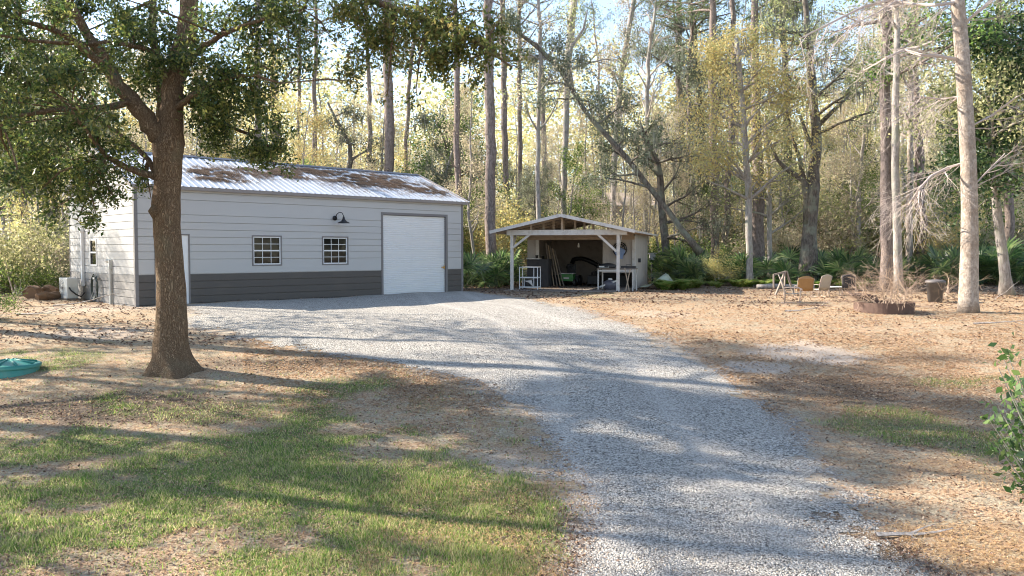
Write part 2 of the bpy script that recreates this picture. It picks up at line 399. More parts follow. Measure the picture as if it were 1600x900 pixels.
base = t.mix(t.ramp(mn, [(.42,(0,0,0)),(.58,(1,1,1))]), litter, dry)
grn = t.ramp(fn2, [(.3,(.04,.065,.018)),(.5,(.10,.15,.04)),(.68,(.22,.24,.09))])
brn = t.ramp(fn, [(.3,(.13,.10,.075)),(.5,(.22,.165,.12)),(.68,(.36,.28,.21))])
snd = t.ramp(fn, [(.35,(.48,.38,.30)),(.62,(.63,.54,.45))])
col = t.mix(sep.outputs[2], base, brn); col = t.mix(t.math('MULTIPLY', sep.outputs[0], .8), col, grn)
col = t.mix(sep.outputs[1], col, snd); col = t.mix(t.math('MULTIPLY', a.outputs['Alpha'], .35), col, (.52,.49,.45))
M['ground'] = t.done(t.pbr(col, .95, 0, t.bump(t.math('ADD', fn, t.math('MULTIPLY', fn2, .5)), .9, .05), .1))
tag(link('ground', me, M['ground']), None, None, kind='structure')

# gravel drive: fine cells, ragged edge
cs = .055; xs = np.arange(-12, 8, cs); ys = np.arange(4, 38, cs)
X, Y = np.meshgrid(xs, ys); dd = drive_sdf(X, Y)
wall_d = (X-A0.x)*(-Vd.x)+(Y-A0.y)*(-Vd.y)
def ragged(x, y): return (vnoise(x, y, .9, 11)-.5)*.9+(vnoise(x, y, .25, 12)-.5)*.55+(vnoise(x, y, .07, 13)-.5)*.5
def drive_lift(x, y):
    sd = drive_sdf(x, y); ed = np.minimum(sd, sd+ragged(x, y)*.9)
    return .004+np.clip(ed/.45, 0, 1)*(.007+.012*vnoise(x, y, .12, 21))+.02*np.clip(ed-.1, 0, 1)*vnoise(x, y, 1.2, 22)
rag = ragged(X, Y)
keep = (dd+rag*np.where(Y > 27, .8, 1) > 0) & (wall_d > .02)
keep |= (wall_d > .03) & (wall_d < .9) & (dd > -.6) & (rag > -.1) & (X < -2.6) & (X > -9.3)
n = keep.shape; iv = np.full((n[0]+1, n[1]+1), -1, np.int64)
ii, jj = np.nonzero(keep)
used = np.zeros((n[0]+1, n[1]+1), bool)
for a_, b_ in ((0,0),(0,1),(1,0),(1,1)): used[ii+a_, jj+b_] = True
vi, vj = np.nonzero(used); iv[vi, vj] = np.arange(len(vi))
vx = xs[0]+vj*cs-cs/2; vy = ys[0]+vi*cs-cs/2
vd = drive_sdf(vx, vy)
vz = zg(vx, vy)+drive_lift(vx, vy)
me = npmesh('gravel_driveway', np.stack([vx, vy, vz], -1), np.stack([iv[ii,jj], iv[ii,jj+1], iv[ii+1,jj+1], iv[ii+1,jj]], -1), True)
at = me.color_attributes.new('edge', 'FLOAT_COLOR', 'POINT')
ef = np.clip(1-vd/.9, 0, 1)*.62+.25*(vnoise(vx, vy, 1.3, 41)-.3)
cx_ = np.interp(vy, [5,10,15,20,26,34], [2.0,1.6,1.5,.6,-1.8,-3.2]); tk = np.exp(-((np.abs(vx-cx_)-.85)/.3)**2)
at.data.foreach_set('color', np.stack([ef, tk, 0*ef, 0*ef+1], -1).astype(np.float32).ravel())
t = NT('crushed_gravel'); c = t.coord()
vo = t.n('TexVoronoi'); vo.inputs['Scale'].default_value = 42; t.l(c, vo.inputs['Vector'])
vo2 = t.n('TexVoronoi'); vo2.inputs['Scale'].default_value = 60; t.l(c, vo2.inputs['Vector'])
s1 = t.n('SeparateColor'); t.l(vo.outputs['Color'], s1.inputs[0])
mn = t.noise(c, 1.1, 5, .6); mn2 = t.noise(c, 8, 4, .6)
col = t.ramp(s1.outputs[0], [(.0,(.10,.09,.08)),(.14,(.28,.265,.245)),(.34,(.49,.46,.41)),(.8,(.62,.585,.53)),(1,(.70,.66,.60))])
gap = t.ramp(vo.outputs['Distance'], [(.35,(1,1,1)),(.75,(.45,.45,.45))])
col = t.mix(1.0, col, gap, 'MULTIPLY')
col = t.mix(t.ramp(mn, [(.46,(0,0,0)),(.66,(.4,.4,.4))]), col, (.36,.33,.30))
col = t.mix(t.ramp(mn2, [(.58,(0,0,0)),(.72,(.55,.55,.55))]), col, (.20,.175,.16))
ea = t.n('Attribute'); ea.attribute_name = 'edge'
esep = t.n('SeparateColor'); t.l(ea.outputs['Color'], esep.inputs[0])
deb = t.math('ADD', esep.outputs[0], t.math('MULTIPLY', t.math('SUBTRACT', t.noise(c, 22, 4, .7), .5), 1.6))
col = t.mix(t.ramp(deb, [(.55,(0,0,0)),(.75,(.75,.75,.75))]), col, (.34,.27,.21))
trk = t.math('ADD', esep.outputs[1], t.math('MULTIPLY', t.math('SUBTRACT', mn2, .5), 1.2))
col = t.mix(t.ramp(trk, [(.5,(0,0,0)),(1.0,(.22,.22,.22))]), col, (.66,.62,.57))
h = t.math('SUBTRACT', 1.0, vo.outputs['Distance'])
M['gravel'] = t.done(t.pbr(col, .95, 0, t.bump(t.math('ADD', h, t.math('MULTIPLY', vo2.outputs['Distance'], -.4)), .8, .03), .15))
tag(link('gravel_driveway', me, M['gravel']), None, None, kind='structure')

# ------------------------------------------------------------------ loose ground cover
def scatter_quads(px, py, size, tilt, lift, asp=.55, rng=RNG):
    x, y, z = Gv(px, py); n = len(x); az = rng.uniform(0, 6.283, n); s = size*rng.uniform(.5, 1.25, n)
    s = s*(.75+.028*np.clip(y-6, 0, 26)); d = np.stack([np.cos(az), np.sin(az), rng.normal(0, tilt, n)], -1); e = np.stack([-np.sin(az), np.cos(az), rng.normal(0, tilt, n)], -1)
    p = np.stack([x, y, z+lift*rng.uniform(.3, 1.4, n)], -1)
    s = s[:,None]; k = np.array([0,0,1.])*s*rng.uniform(-.15,.3,(n,1))
    V = np.stack([p-d*s*.5, p-e*s*asp*.5+k, p+d*s*.5, p+e*s*asp*.5+k], 1).reshape(-1,3)
    return V, np.arange(4*n).reshape(n,4)
def stuff(name, V, Fc, mat): 
    me = npmesh(name, V, Fc); return tag(link(name, me, mat), None, None, kind='stuff')
def sample(n, x0, x1, y0, y1, fn):
    px = RNG.uniform(x0, x1, n); py = RNG.uniform(y0, y1, n); x, y, z = Gv(px, py)
    k = RNG.random(n) < fn(x, y, px, py); return px[k], py[k]
# fallen leaves, orange on the right-hand yard
px, py = sample(230000, 380, 1680, 440, 700, lambda x, y, a, b: np.where(drive_sdf(x, y) > .1, .04, 1)*(1-.8*masks(x, y)[1])*np.clip((640+60*vnoise(x, y, 1.5, 61)-b)/70+(vnoise(x,y,.5,62)-.5), 0, 1)*np.clip(.25+1.6*vnoise(x, y, .8, 63)-.3, .1, 1))
V1, F1 = scatter_quads(px, py, .05, .2, .008)
q_, r_ = scatter_quads(*sample(120000, 560, 1700, 440, 900, lambda x, y, a, b: np.where(drive_sdf(x, y) > .0, .12, 1)*np.clip(2.2*vnoise(x, y, .7, 71)-.6, 0, 1)), .11, .1, .012, .05); stuff('pine_needles', q_, r_, M['needle2'])
px, py = sample(60000, -60, 1680, 560, 960, lambda x, y, a, b: np.where(drive_sdf(x, y) > .1, .05, .55))
V2, F2 = scatter_quads(px, py, .045, .3, .01)
stuff('fallen_leaves', np.concatenate([V1, V2]), np.concatenate([F1, F2+len(V1)]), M['litter'])
px, py = sample(110000, -80, 1680, 465, 980, lambda x, y, a, b: np.clip(masks(x, y)[2]*.8+.12, 0, 1)*np.where(drive_sdf(x, y) > .15, .25, 1))
V1, F1 = scatter_quads(px, py, .05, .35, .01)
px, py = sample(60000, -80, 1680, 418, 540, lambda x, y, a, b: np.where(drive_sdf(x, y) > -.1, 0, .8)*np.clip((468+34*vnoise(x, y, 1.1, 81)-b)/26, np.where(a < 420, .28, .07), 1))
V2, F2 = scatter_quads(px, py, .085, .3, .02)
o = stuff('leaf_mulch', np.concatenate([V1, V2]), np.concatenate([F1, F2+len(V1)]), M['litter_dark'])
# grass
px, py = sample(420000, -80, 1680, 545, 1000, lambda x, y, a, b: masks(x, y)[0])
px2, py2 = sample(60000, -80, 960, 545, 1000, lambda x, y, a, b: .25*(drive_sdf(x, y) < -.05))
px = np.concatenate([px, px2]); py = np.concatenate([py, py2])
x, y, z = Gv(px, py); n = len(x); az = RNG.uniform(0, 6.283, n); ln = RNG.normal(0, .5, (n,2)); hh = RNG.uniform(.016, .05, n)*(.45+1.3*vnoise(x, y, .35, 31)**1.5+.5*vnoise(x, y, .1, 32)); wd = RNG.uniform(.003,.006,n)
p = np.stack([x, y, z-.003], -1); e = np.stack([np.cos(az), np.sin(az), 0*az], -1)*wd[:,None]
tip = p+np.stack([ln[:,0]*hh, ln[:,1]*hh, hh], -1)
stuff('grass', np.stack([p-e, p+e, tip], 1).reshape(-1,3), np.arange(3*n).reshape(n,3), M['grass'])
# pebbles on the near drive
px, py = sample(70000, 780, 1560, 600, 980, lambda x, y, a, b: np.where(drive_sdf(x, y) > -.25, 1., 0)*np.where(drive_sdf(x, y) < .1, .35, 1))
x, y, z = Gv(px, py); n = len(x); s = RNG.uniform(.0035, .0085, n)
base = np.array([(1,0,0),(0,1,0),(-1,0,0),(0,-1,0),(0,0,1),(0,0,-.6)], float)
V = base[None]*s[:,None,None]*RNG.uniform(.6, 1.4, (n,6,1)); az = RNG.uniform(0, 6.28, n); ca, sa_ = np.cos(az), np.sin(az)
V = np.stack([V[...,0]*ca[:,None]-V[...,1]*sa_[:,None], V[...,0]*sa_[:,None]+V[...,1]*ca[:,None], V[...,2]*.7], -1)
V += np.stack([x, y, z+drive_lift(x, y)+.002], -1)[:,None,:]
T = np.array([(0,1,4),(1,2,4),(2,3,4),(3,0,4),(1,0,5),(2,1,5),(3,2,5),(0,3,5)])
stuff('loose_gravel', V.reshape(-1,3), (T[None]+(np.arange(n)*6)[:,None,None]).reshape(-1,3), M['pebble'])

# ------------------------------------------------------------------ metal workshop
L, W, H, RH, ROW = 12.76, 6.2, 3.62, 4.86, .2285
WAIN = ROW*4
shop = thing('metal_workshop', 'long grey metal workshop with dark grey lower siding, white roll-up door and ribbed white roof', 'workshop', A0, BRZ)
def off(z):  # board profile, outwards distance
    return .020*(1-((z/ROW) % 1.0))
def siding(z0, z1, x0, x1, holes, place):
    """place(s, z, o) -> local point; s along wall"""
    mb = MB(); zs = sorted(set([z0, z1]+[ROW*k for k in range(40) if z0 < ROW*k < z1]+[h[i] for h in holes for i in (2,3) if z0 < h[i] < z1]))
    xs = sorted(set([x0, x1]+[h[i] for h in holes for i in (0,1) if x0 < h[i] < x1]))
    for a, b in zip(zs[:-1], zs[1:]):
        lip = abs(a/ROW-round(a/ROW)) < 1e-4; gz = .019 if lip and b-a > .05 else 0
        for c_, d_ in zip(xs[:-1], xs[1:]):
            mx, mz = (c_+d_)/2, (a+b)/2
            if any(h[0] < mx < h[1] and h[2] < mz < h[3] for h in holes): continue
            pr_ = [(a, .02)] if not gz else [(a, .020), (a+.001, -.012), (a+gz-.004, -.012), (a+gz, .020)]
            pr_.append((b, .020)); o_ = len(mb.v)
            for zz, oo in pr_: mb.v += [place(c_,zz,oo), place(d_,zz,oo)]
            mb.f += [(o_+2*i, o_+2*i+1, o_+2*i+3, o_+2*i+2) for i in range(len(pr_)-1)]
    return mb
front = lambda s, z, o: (s, -o, z)
door = (8.80, 11.94, 0, 3.02); w1 = (3.72, 4.70, 1.19, 2.11); w2 = (6.33, 7.31, 1.19, 2.11); ed = (.58, 1.58, 0, 2.12)
part('wall', siding(WAIN, H, 0, L, [door, w1, w2, ed], front), M['siding'], shop)
part('wainscot', siding(-.15, WAIN, 0, L, [(door[0],door[1],-1,9), (ed[0],ed[1],-1,9)], front), M['wainscot'], shop)
side = lambda s, z, o: (-o, s, z)
sw = (3.40, 3.98, 1.20, 1.98)
part('wainscot', siding(-.15, WAIN, 0, W, [], side), M['wainscot_sunlit'], shop)
mb = siding(WAIN, H, 0, W, [sw], side)
z = H
sl = (RH-H)/(W/2)
while z < RH-.02:
    z1 = min(RH, (math.floor(z/ROW+1e-4)+1)*ROW); i0 = (z-H)/sl; i1 = (z1-H)/sl; o_ = len(mb.v)
    for zz, oo, ii_ in ((z,.02,i0),(z+.001,-.012,i0),(z+.022,-.012,i0+.02),(z+.026,.02,i0+.02),(z1,.02,i1)): mb.v += [side(ii_,zz,oo), side(W-ii_,zz,oo)]
    mb.f += [(o_+2*i, o_+2*i+1, o_+2*i+3, o_+2*i+2) for i in range(4)]; z = z1
part('gable_wall', mb, M['siding'], shop)
mb = MB(); mb.box((.0,W-.05,-.15),(L,W,H)); 
mb.add([(L,0,-.15),(L,W,-.15),(L,W,H),(L,W/2,RH),(L,0,H)], [(0,1,2,3,4)]); part('rear_wall', mb, M['siding'], shop)
# roof: ribbed sheets on both slopes
mb = MB(); nr = int((L+.3)/.2286); xs_ = []
for k in range(nr+1):
    x = -.12+k*(L+.24)/nr; xs_ += [(x, .0), (x+.10, .0), (x+.125, .019), (x+.165, .019), (x+.19, .0)]
ov = .16
for sgn in (0, 1):
    yl = -ov if sgn == 0 else W+ov; ye = W/2; zl = H-ov*sl+.05; zr = RH+.05
    m = 6; o0 = len(mb.v)
    for (x, hgt) in xs_:
        for q in range(m+1):
            tt = q/m; mb.v.append((x, yl+(ye-yl)*tt, zl+(zr-zl)*tt+hgt+.004*math.sin(x*3.1+q*2)))
    for i in range(len(xs_)-1):
        for q in range(m):
            a = o0+i*(m+1)+q; b = a+m+1; mb.f.append((a, b, b+1, a+1))
rf = part('roof', mb, M['roof'], shop)
mb = MB(); x0, x1 = -.14, L+.16
mb.add([(x0,W/2-.17,RH+.05-.17*sl+.035),(x1,W/2-.17,RH+.05-.17*sl+.035),(x1,W/2,RH+.095),(x0,W/2,RH+.095),(x0,W/2+.17,RH+.05-.17*sl+.035),(x1,W/2+.17,RH+.05-.17*sl+.035)], [(0,1,2,3),(3,2,5,4)])
part('ridge_cap', mb, M['ridge'], rf)
mb = MB(); ze = H-ov*sl
mb.box((-.14,-ov-.012,ze-.05),(L+.16,-ov+.004,ze+.052)); mb.box((-.14,-ov+.004,ze-.05),(L+.16,-.021,ze-.04))
for xx in (-.16, L+.145):
    for (ya, yb) in ((-ov-.01, W/2), (W+ov+.01, W/2)):
        mb.beam((xx, ya, ze+.02 if ya < 0 else ze+.02), (xx, yb, RH+.04), .03, .12)
part('eave_trim', mb, M['eave'], shop)
mb = MB()
mb.box((-.03,-.028,-.15),(.07,-.0205,H)); mb.box((-.028,-.03,-.15),(-.0205,.09,H)); mb.box((L-.08,-.028,-.15),(L+.028,-.021,H)); mb.box((L+.005,-.02,-.15),(L+.026,.1,H)); mb.box((-.027,W-.07,-.15),(-.0205,W+.02,H))
part('corner_trim', mb, M['trim'], shop)
# roll-up door
dr = part('roll_up_door', (lambda m: m)(MB()), M['white'], shop) if False else None
mb = MB(); x0, x1, z0, z1 = door; n = 42; pts = []
for k in range(n+1):
    z = (z1-.05)*k/n; zz = (z1-.05)/n
    pts += [(z+.001, -.0), (z+zz*.55, -.006), (z+zz*.66, .022), (z+zz*.92, .022)] if k < n else [(z, 0)]
o0 = 0
for z, o_ in pts: mb.v += [(x0+.07, .045+o_, z), (x1-.07, .045+o_, z)]
for i in range(len(pts)-1): mb.f.append((2*i, 2*i+1, 2*i+3, 2*i+2))
dr = part('roll_up_door', mb, M['white'], shop)
mb = MB(); mb.box((x1-.24,.005,.97),(x1-.14,.035,1.02)); mb.box((x1-.13,.0,.93),(x1-.09,.04,1.06)); part('handle', mb, M['brass'], dr)
mb = MB(); mb.box((x0-.02,-.032,-.1),(x0+.07,.04,z1+.06)); mb.box((x1-.07,-.032,-.1),(x1+.03,.04,z1+.06)); mb.box((x0+.07,-.032,z1-.03),(x1-.07,.04,z1+.06)); mb.box((x0,.075,0),(x1,.09,z1))
part('door_frame', mb, M['trim'], shop)
# windows
def window(x0, x1, z0, z1):
    mb = MB(); f = .035
    mb.box((x0-.045,-.036,z0-.045),(x1+.045,-.012,z0)); mb.box((x0-.045,-.036,z1),(x1+.045,-.012,z1+.045)); mb.box((x0-.045,-.036,z0),(x0,-.012,z1)); mb.box((x1,-.036,z0),(x1+.045,-.012,z1))
    wn = part('window', mb, M['trim'], shop)
    mb = MB(); mb.box((x0,-.018,z0),(x0+f,.04,z1)); mb.box((x1-f,-.018,z0),(x1,.04,z1)); mb.box((x0+f,-.018,z0),(x1-f,.04,z0+f)); mb.box((x0+f,-.018,z1-f),(x1-f,.04,z1)); zm = (z0+z1)/2; mb.box((x0+f,-.014,zm-.022),(x1-f,.036,zm+.022))
    part('sash', mb, M['white'], wn)
    mb = MB()
    for k in (1, 2):
        xx = x0+f+(x1-x0-2*f)*k/3; mb.box((xx-.009,.002,z0+f),(xx+.009,.012,zm-.022)); mb.box((xx-.009,.002,zm+.022),(xx+.009,.012,z1-f))
    for q in (.25, .75):
        zz = z0+f*(.5)+(z1-z0-f)*q; mb.box((x0+f,.003,zz-.009),(x1-f,.013,zz+.009))
    part('muntin', mb, M['white'], wn)
    mb = MB(); mb.add([(x0+f,.018,z0+f),(x1-f,.018,z0+f),(x1-f,.018,z1-f),(x0+f,.018,z1-f)], [(0,1,2,3)]); part('pane', mb, M['glass'], wn)
window(*w1); window(*w2)
mb = MB(); x0, x1, z0, z1 = ed
mb.box((x0-.04,-.034,-.1),(x0,.03,z1+.04)); mb.box((x1,-.034,-.1),(x1+.04,.03,z1+.04)); mb.box((x0,-.034,z1),(x1,.03,z1+.04)); part('door_frame', mb, M['trim'], shop)
mb = MB(); mb.box((x0,.0,.0),(x1,.03,z1))
for (a, b, c_, d_) in ((.14,.44,.25,.95),(.56,.86,.25,.95),(.14,.44,1.1,1.9),(.56,.86,1.1,1.9)): mb.box((x0+a,-.008,c_),(x0+b,.001,d_))
dd_ = part('entry_door', mb, M['white'], shop); mb = MB(); mb.tube([(x0+.08,-.0,1),(x0+.08,-.06,1)], .025, 8); part('handle', mb, M['brass'], dd_)
# side window
y0, y1, z0, z1 = sw
mb = MB(); mb.box((-.04,y0-.05,z0-.05),(-.01,y0,z1+.05)); mb.box((-.04,y1,z0-.05),(-.01,y1+.05,z1+.05)); mb.box((-.04,y0,z0-.05),(-.01,y1,z0)); mb.box((-.04,y0,z1),(-.01,y1,z1+.05)); mb.box((-.03,y0,(z0+z1)/2-.025),(.02,y1,(z0+z1)/2+.025))
wn = part('window', mb, M['white'], shop)
mb = MB(); mb.add([(.0,y0,z0),(.0,y1,z0),(.0,y1,z1),(.0,y0,z1)], [(0,1,2,3)]); part('pane', mb, M['glass'], wn)
mb = MB(); mb.box((-.11,4.62,.45),(-.021,4.74,2.25)); mb.box((-.13,4.60,2.25),(-.021,4.76,2.40)); part('line_cover', mb, M['white'], shop, bevel=.01)
# wall lamp (gooseneck)
lx, lz = 6.80, 2.80
mb = MB(); mb.tube([(lx,-.022,lz),(lx,-.06,lz)], .085, 16)
lamp = part('wall_lamp', mb, M['black'], shop, True)
mb = MB(); arc = [(lx+.02,-.05,lz)]+[(lx+.14-.12*math.cos(a), -.05-.18-.16*math.sin(a-math.pi/2)*1.0, lz+.14*math.sin(a)+.03) for a in [math.pi*k/8 for k in range(0,9)]]
arc = [(lx,-.06,lz),(lx+.02,-.14,lz+.13),(lx+.06,-.24,lz+.20),(lx+.11,-.33,lz+.18),(lx+.14,-.38,lz+.08),(lx+.14,-.39,lz-.02)]
mb.tube(arc, .014, 8); part('arm', mb, M['black'], lamp, True)
mb = MB(); mb.lathe([(.03,.10),(.045,.02),(.07,-.03),(.13,-.08),(.205,-.115),(.215,-.135),(.20,-.132),(.12,-.10),(.05,-.05)], 24, (lx+.14,-.39,lz-.05)); part('shade', mb, M['black'], lamp, True)
# electric riser on end wall
mb = MB(); mb.tube([(-.07,2.0,-.1),(-.07,2.0,1.15)], .04, 10); mb.box((-.12,1.93,1.08),(-.021,2.09,1.36)); part('conduit', mb, M['ac'], shop)
mb = MB(); mb.tube([(-.03,1.98,1.3),(-.12,2.1,1.34)], .07, 10); part('junction_box', mb, M['ac'], shop)

# pine straw lying on the roof
def roof_pt(s, y): return A0+U*s+Vd*y+Vector((0,0,H+y*sl+.055))
segs = [(9.2,2.3,2.0,.28,9000),(10.4,1.6,1.5,.35,9000),(8.6,1.5,.9,.22,4500),(6.3,1.7,1.1,.18,3500),(5.4,2.1,1.4,.18,3500),(11.8,1.0,.9,.35,4000),(2.9,1.4,.7,.25,4500),(3.0,.7,.8,.12,2000),(4.2,1.5,1.4,.3,2500),(7.6,2.5,1.5,.2,3000),(9.5,1.2,2.5,.6,3500)]
pts = []
for s_, y_, sx_, sy_, n_ in segs:
    ss = RNG.normal(s_, sx_*.6, n_); yy = RNG.normal(y_, sy_*.9, n_)
    k = (vnoise(ss*1.0, yy*2.5, .3, 44)*.6+vnoise(ss, yy, .09, 45)*.4 > .485) & (ss > 0) & (ss < L) & (yy < 3.0) & (yy > -.1)
    pts.append(np.stack([ss[k], yy[k]], -1))
pts = np.concatenate(pts); n = len(pts); az = RNG.uniform(0, 6.28, n); ll = RNG.uniform(.04,.13,n)
ux, uy = np.cos(az)*ll, np.sin(az)*ll
def rp(s, y, h): return np.stack([A0.x+U.x*s+Vd.x*y, A0.y+U.y*s+Vd.y*y, H+y*sl+.05+h], -1)
hb = RNG.uniform(.006,.04,n); wx, wy = -np.sin(az)*.004, np.cos(az)*.004
V = np.stack([rp(pts[:,0]-ux-wx, pts[:,1]-uy-wy, hb), rp(pts[:,0]+ux-wx, pts[:,1]+uy-wy, hb+.01), rp(pts[:,0]+ux+wx, pts[:,1]+uy+wy, hb+.012), rp(pts[:,0]-ux+wx, pts[:,1]-uy+wy, hb)], 1).reshape(-1,3)
stuff('pine_straw', V, np.arange(4*n).reshape(n,4), M['needle'])

# things beside the end wall
def bl(x, y, z=0): 
    p = A0+U*x+Vd*y; return Vector((p.x, p.y, z))
p = bl(-.45, 4.9, .0)
ac = thing('air_conditioner', 'beige outdoor air conditioning unit on a pad beside the workshop end wall', 'air conditioner', p, BRZ)
mb = MB(); mb.box((-.19,-.45,-.06),(.2,.45,.06)); part('pad', mb, M['greywood'], ac)
mb = MB(); mb.box((-.17,-.43,.06),(.17,.43,.74)); part('casing', mb, M['ac'], ac, bevel=.02)
mb = MB()
for k in range(1, 6): mb.tube([(-.182+0*k, .1+.055*k*math.cos(a), .40+.055*k*math.sin(a)) for a in [i*math.pi/8 for i in range(17)]], .004, 4, False)
mb.tube([(-.176,.1,.4),(-.19,.1,.4)], .05, 12); part('fan_grille', mb, M['can'], ac)
mb = MB(); mb.tube([(-.1,-.43,.42),(-.08,-.52,.34),(.05,-.6,.2),(.2,-.62,.12),(.3,-.62,.25)], .025, 7); part('line_set', mb, M['black'], ac, True)
p = bl(-.10, 3.3, 0)
hr = thing('coiled_hose', 'coiled dark garden hose hanging low on the sunlit end wall', 'hose', p, BRZ)
for k in range(5):
    mb = MB() if k == 0 else mb
    r_ = .24+.02*k; mb.tube([(-.02-.018*(k % 3), r_*math.cos(a), .47+(r_+.1)*math.sin(a)) for a in [i*math.pi/12 for i in range(25)]], .013, 6, False)
mb.tube([(-.05,-.25,.4),(-.07,-.3,.1),(-.15,-.35,.02),(-.35,-.3,.02),(-.4,0,.02)], .013, 6); part('hose', mb, M['hosegreen'], hr, True)
mb = MB(); mb.box((-.06,-.08,.72),(.05,.08,.78)); part('hanger', mb, M['ac'], hr)

# ------------------------------------------------------------------ open shed
SO = Vector((.0, 33.9, 0)); SRZ = math.atan2(-.27, .963)
shed = thing('open_shed', 'small open-fronted shed with white posts, gable of bare studs and pale plywood walls', 'shed', SO, SRZ)
VE, VB, UL, UR = 3.5, 8.3, -.22, 4.62
for (ux_, vx_) in ((0,0),(4.40,0)):
    mb = MB(); mb.box((ux_-.06,vx_-.06,-.15),(ux_+.06,vx_+.06,2.29)); part('post', mb, M['offwhite'], shed, bevel=.006)
mb = MB(); mb.box((4.52,3.40,-.1),(4.66,3.498,2.3)); part('post', mb, M['offwhite'], shed)
mb = MB(); mb.box((.18,3.38,-.1),(.31,3.498,2.3)); part('post', mb, M['offwhite'], shed)
mb = MB(); mb.box((-.2,-.10,2.29),(4.75,-.055,2.50)); mb.box((-.2,.055,2.29),(4.75,.1,2.50)); part('front_beam', mb, M['offwhite'], shed)
mb = MB(); mb.beam((-.12,0,2.40),(-.12,VE,2.40),.04,.14); mb.beam((4.52,0,2.4),(4.52,VE,2.4),.04,.14); part('side_beam', mb, M['rawwood'], shed)
mb = MB(); mb.box((UL,3.36,2.14),(UR,3.40,2.28)); part('header', mb, M['rawwood'], shed)
for (p, q) in (((.05,-.02,1.78),(.78,-.02,2.33)),((4.34,-.02,1.62),(3.55,-.02,2.34)),((0,.05,1.75),(0,.7,2.33)),((4.42,.05,1.75),(4.42,.75,2.33))):
    mb = MB(); mb.beam(p, q, .05, .09); part('brace', mb, M['offwhite'], shed)
# walls
def vboard(mb, x0, x1, z0, z1, y, t=.03, step=.3):
    x = x0
    while x < x1-1e-3:
        e = min(x+step, x1); mb.box((x+.004,y,z0),(e-.004,y+t,z1)); mb.box((x-.004 if x > x0 else x,y+.008,z0),(x+.004,y+t-.002,z1)); x = e
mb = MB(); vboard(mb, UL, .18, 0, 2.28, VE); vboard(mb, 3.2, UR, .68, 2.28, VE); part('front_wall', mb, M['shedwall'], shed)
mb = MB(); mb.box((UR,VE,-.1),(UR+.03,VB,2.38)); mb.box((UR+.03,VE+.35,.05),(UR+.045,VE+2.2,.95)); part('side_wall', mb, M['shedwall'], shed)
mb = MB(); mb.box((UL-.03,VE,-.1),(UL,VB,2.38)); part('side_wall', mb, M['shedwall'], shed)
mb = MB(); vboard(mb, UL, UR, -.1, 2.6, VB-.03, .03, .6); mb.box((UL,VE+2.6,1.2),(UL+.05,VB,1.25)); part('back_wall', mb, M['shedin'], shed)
mb = MB(); mb.box((-.3,-.3,-.06),(UR,VB,.03)); part('floor_slab', mb, M['greywood'], shed)
# roof
ZA, ZE = 3.08, 2.42; XL, XR, XM = -.82, 5.12, 2.15; YF, YB = -.45, VB+.3
mb = MB()
for (xa, xb) in ((XL, XM), (XR, XM)):
    mb.add([(xa,YF,ZE),(xb,YF,ZA),(xb,YB,ZA),(xa,YB,ZE),(xa,YF,ZE+.03),(xb,YF,ZA+.03),(xb,YB,ZA+.03),(xa,YB,ZE+.03)], [(0,1,2,3),(4,7,6,5),(0,4,5,1),(3,2,6,7),(0,3,7,4)])
sr = part('roof', mb, M['shingle'], shed)
mb = MB()
mb.beam((XL,YF-.02,ZE-.01),(XM,YF-.02,ZA-.01),.035,.13); mb.beam((XR,YF-.02,ZE-.01),(XM,YF-.02,ZA-.01),.035,.13)
part('fascia', mb, M['offwhite'], sr)
mb = MB(); mb.box((XR+.002,YF,ZE-.05),(XR+.02,YB,ZE+.035)); mb.box((XL-.02,YF,ZE-.05),(XL-.002,YB,ZE+.035)); part('eave_trim', mb, M['offwhite'], sr)
mb = MB()
for (xx, yy) in [(2.12,-.04),(.82,-.0),(2.55,.5),(2.88,.8),(3.2,1.1),(4.0,-.02),(1.25,.4),(1.6,.7),(1.9,1.3),(4.35,.7),(4.6,1.3)]:
    zt = ZA-(abs(xx-XM)/(XR-XM))*(ZA-ZE) -.02
    if zt > 2.51: mb.box((xx-.045,yy-.02,2.50),(xx+.045,yy+.02,zt))
part('stud', mb, M['rawwood'], shed)
for k in range(6):
    mb = MB(); yy = .3+k*1.4; mb.beam((XL+.1,yy,ZE-.05),(XM,yy,ZA-.05),.04,.1); mb.beam((XR-.1,yy,ZE-.05),(XM,yy,ZA-.05),.04,.1)
    if k: mb.beam((UL,yy,2.33),(UR,yy,2.33),.04,.1)
    part('rafter', mb, M['rawwood'], sr)
def sl_(u, v, z=0):
    c_, s_ = math.cos(SRZ), math.sin(SRZ); return Vector((SO.x+u*c_-v*s_, SO.y+u*s_+v*c_, z))
def shedthing(name, label, cat, u, v, z=0, rz=0, group=None): return thing(name, label, cat, sl_(u, v, z), SRZ+rz, group)
# hanging bulb, duct, reel
o = shedthing('light_bulb', 'white light bulb hanging inside the dark shed', 'light bulb', 1.98, 4.2, 0)
mb = MB(); mb.lathe([(.0,1.80),(.045,1.82),(.055,1.88),(.03,1.95),(.02,2.0)], 14); part('bulb', mb, M['bulb'], o, True)
mb = MB(); mb.tube([(0,0,2.0),(0,0,2.35)], .006, 5); part('cord', mb, M['black'], o)
o = shedthing('flexible_duct', 'thick black corrugated duct curving across the shed back wall', 'duct', 2.15, 8.1)
mb = MB(); pts = [(-1.25+k*.08, -.02, 1.20+.13*math.sin(k*.22+.1)-.012*k) for k in range(34)]; pts[0] = (-1.27,-.02,1.02)
mb.tube(pts, [.11+.012*(k % 2) for k in range(34)], 10); part('hose', mb, M['black'], o, True)
o = shedthing('wall_disc', 'round black wheel decoration with blue cloth on the shed front wall', 'wheel', 3.98, 3.42, 1.72)
mb = MB()
for r_ in (.30,.22): mb.tube([(r_*math.cos(a), -.03, r_*math.sin(a)) for a in [i*math.pi/12 for i in range(25)]], .025, 6, False)
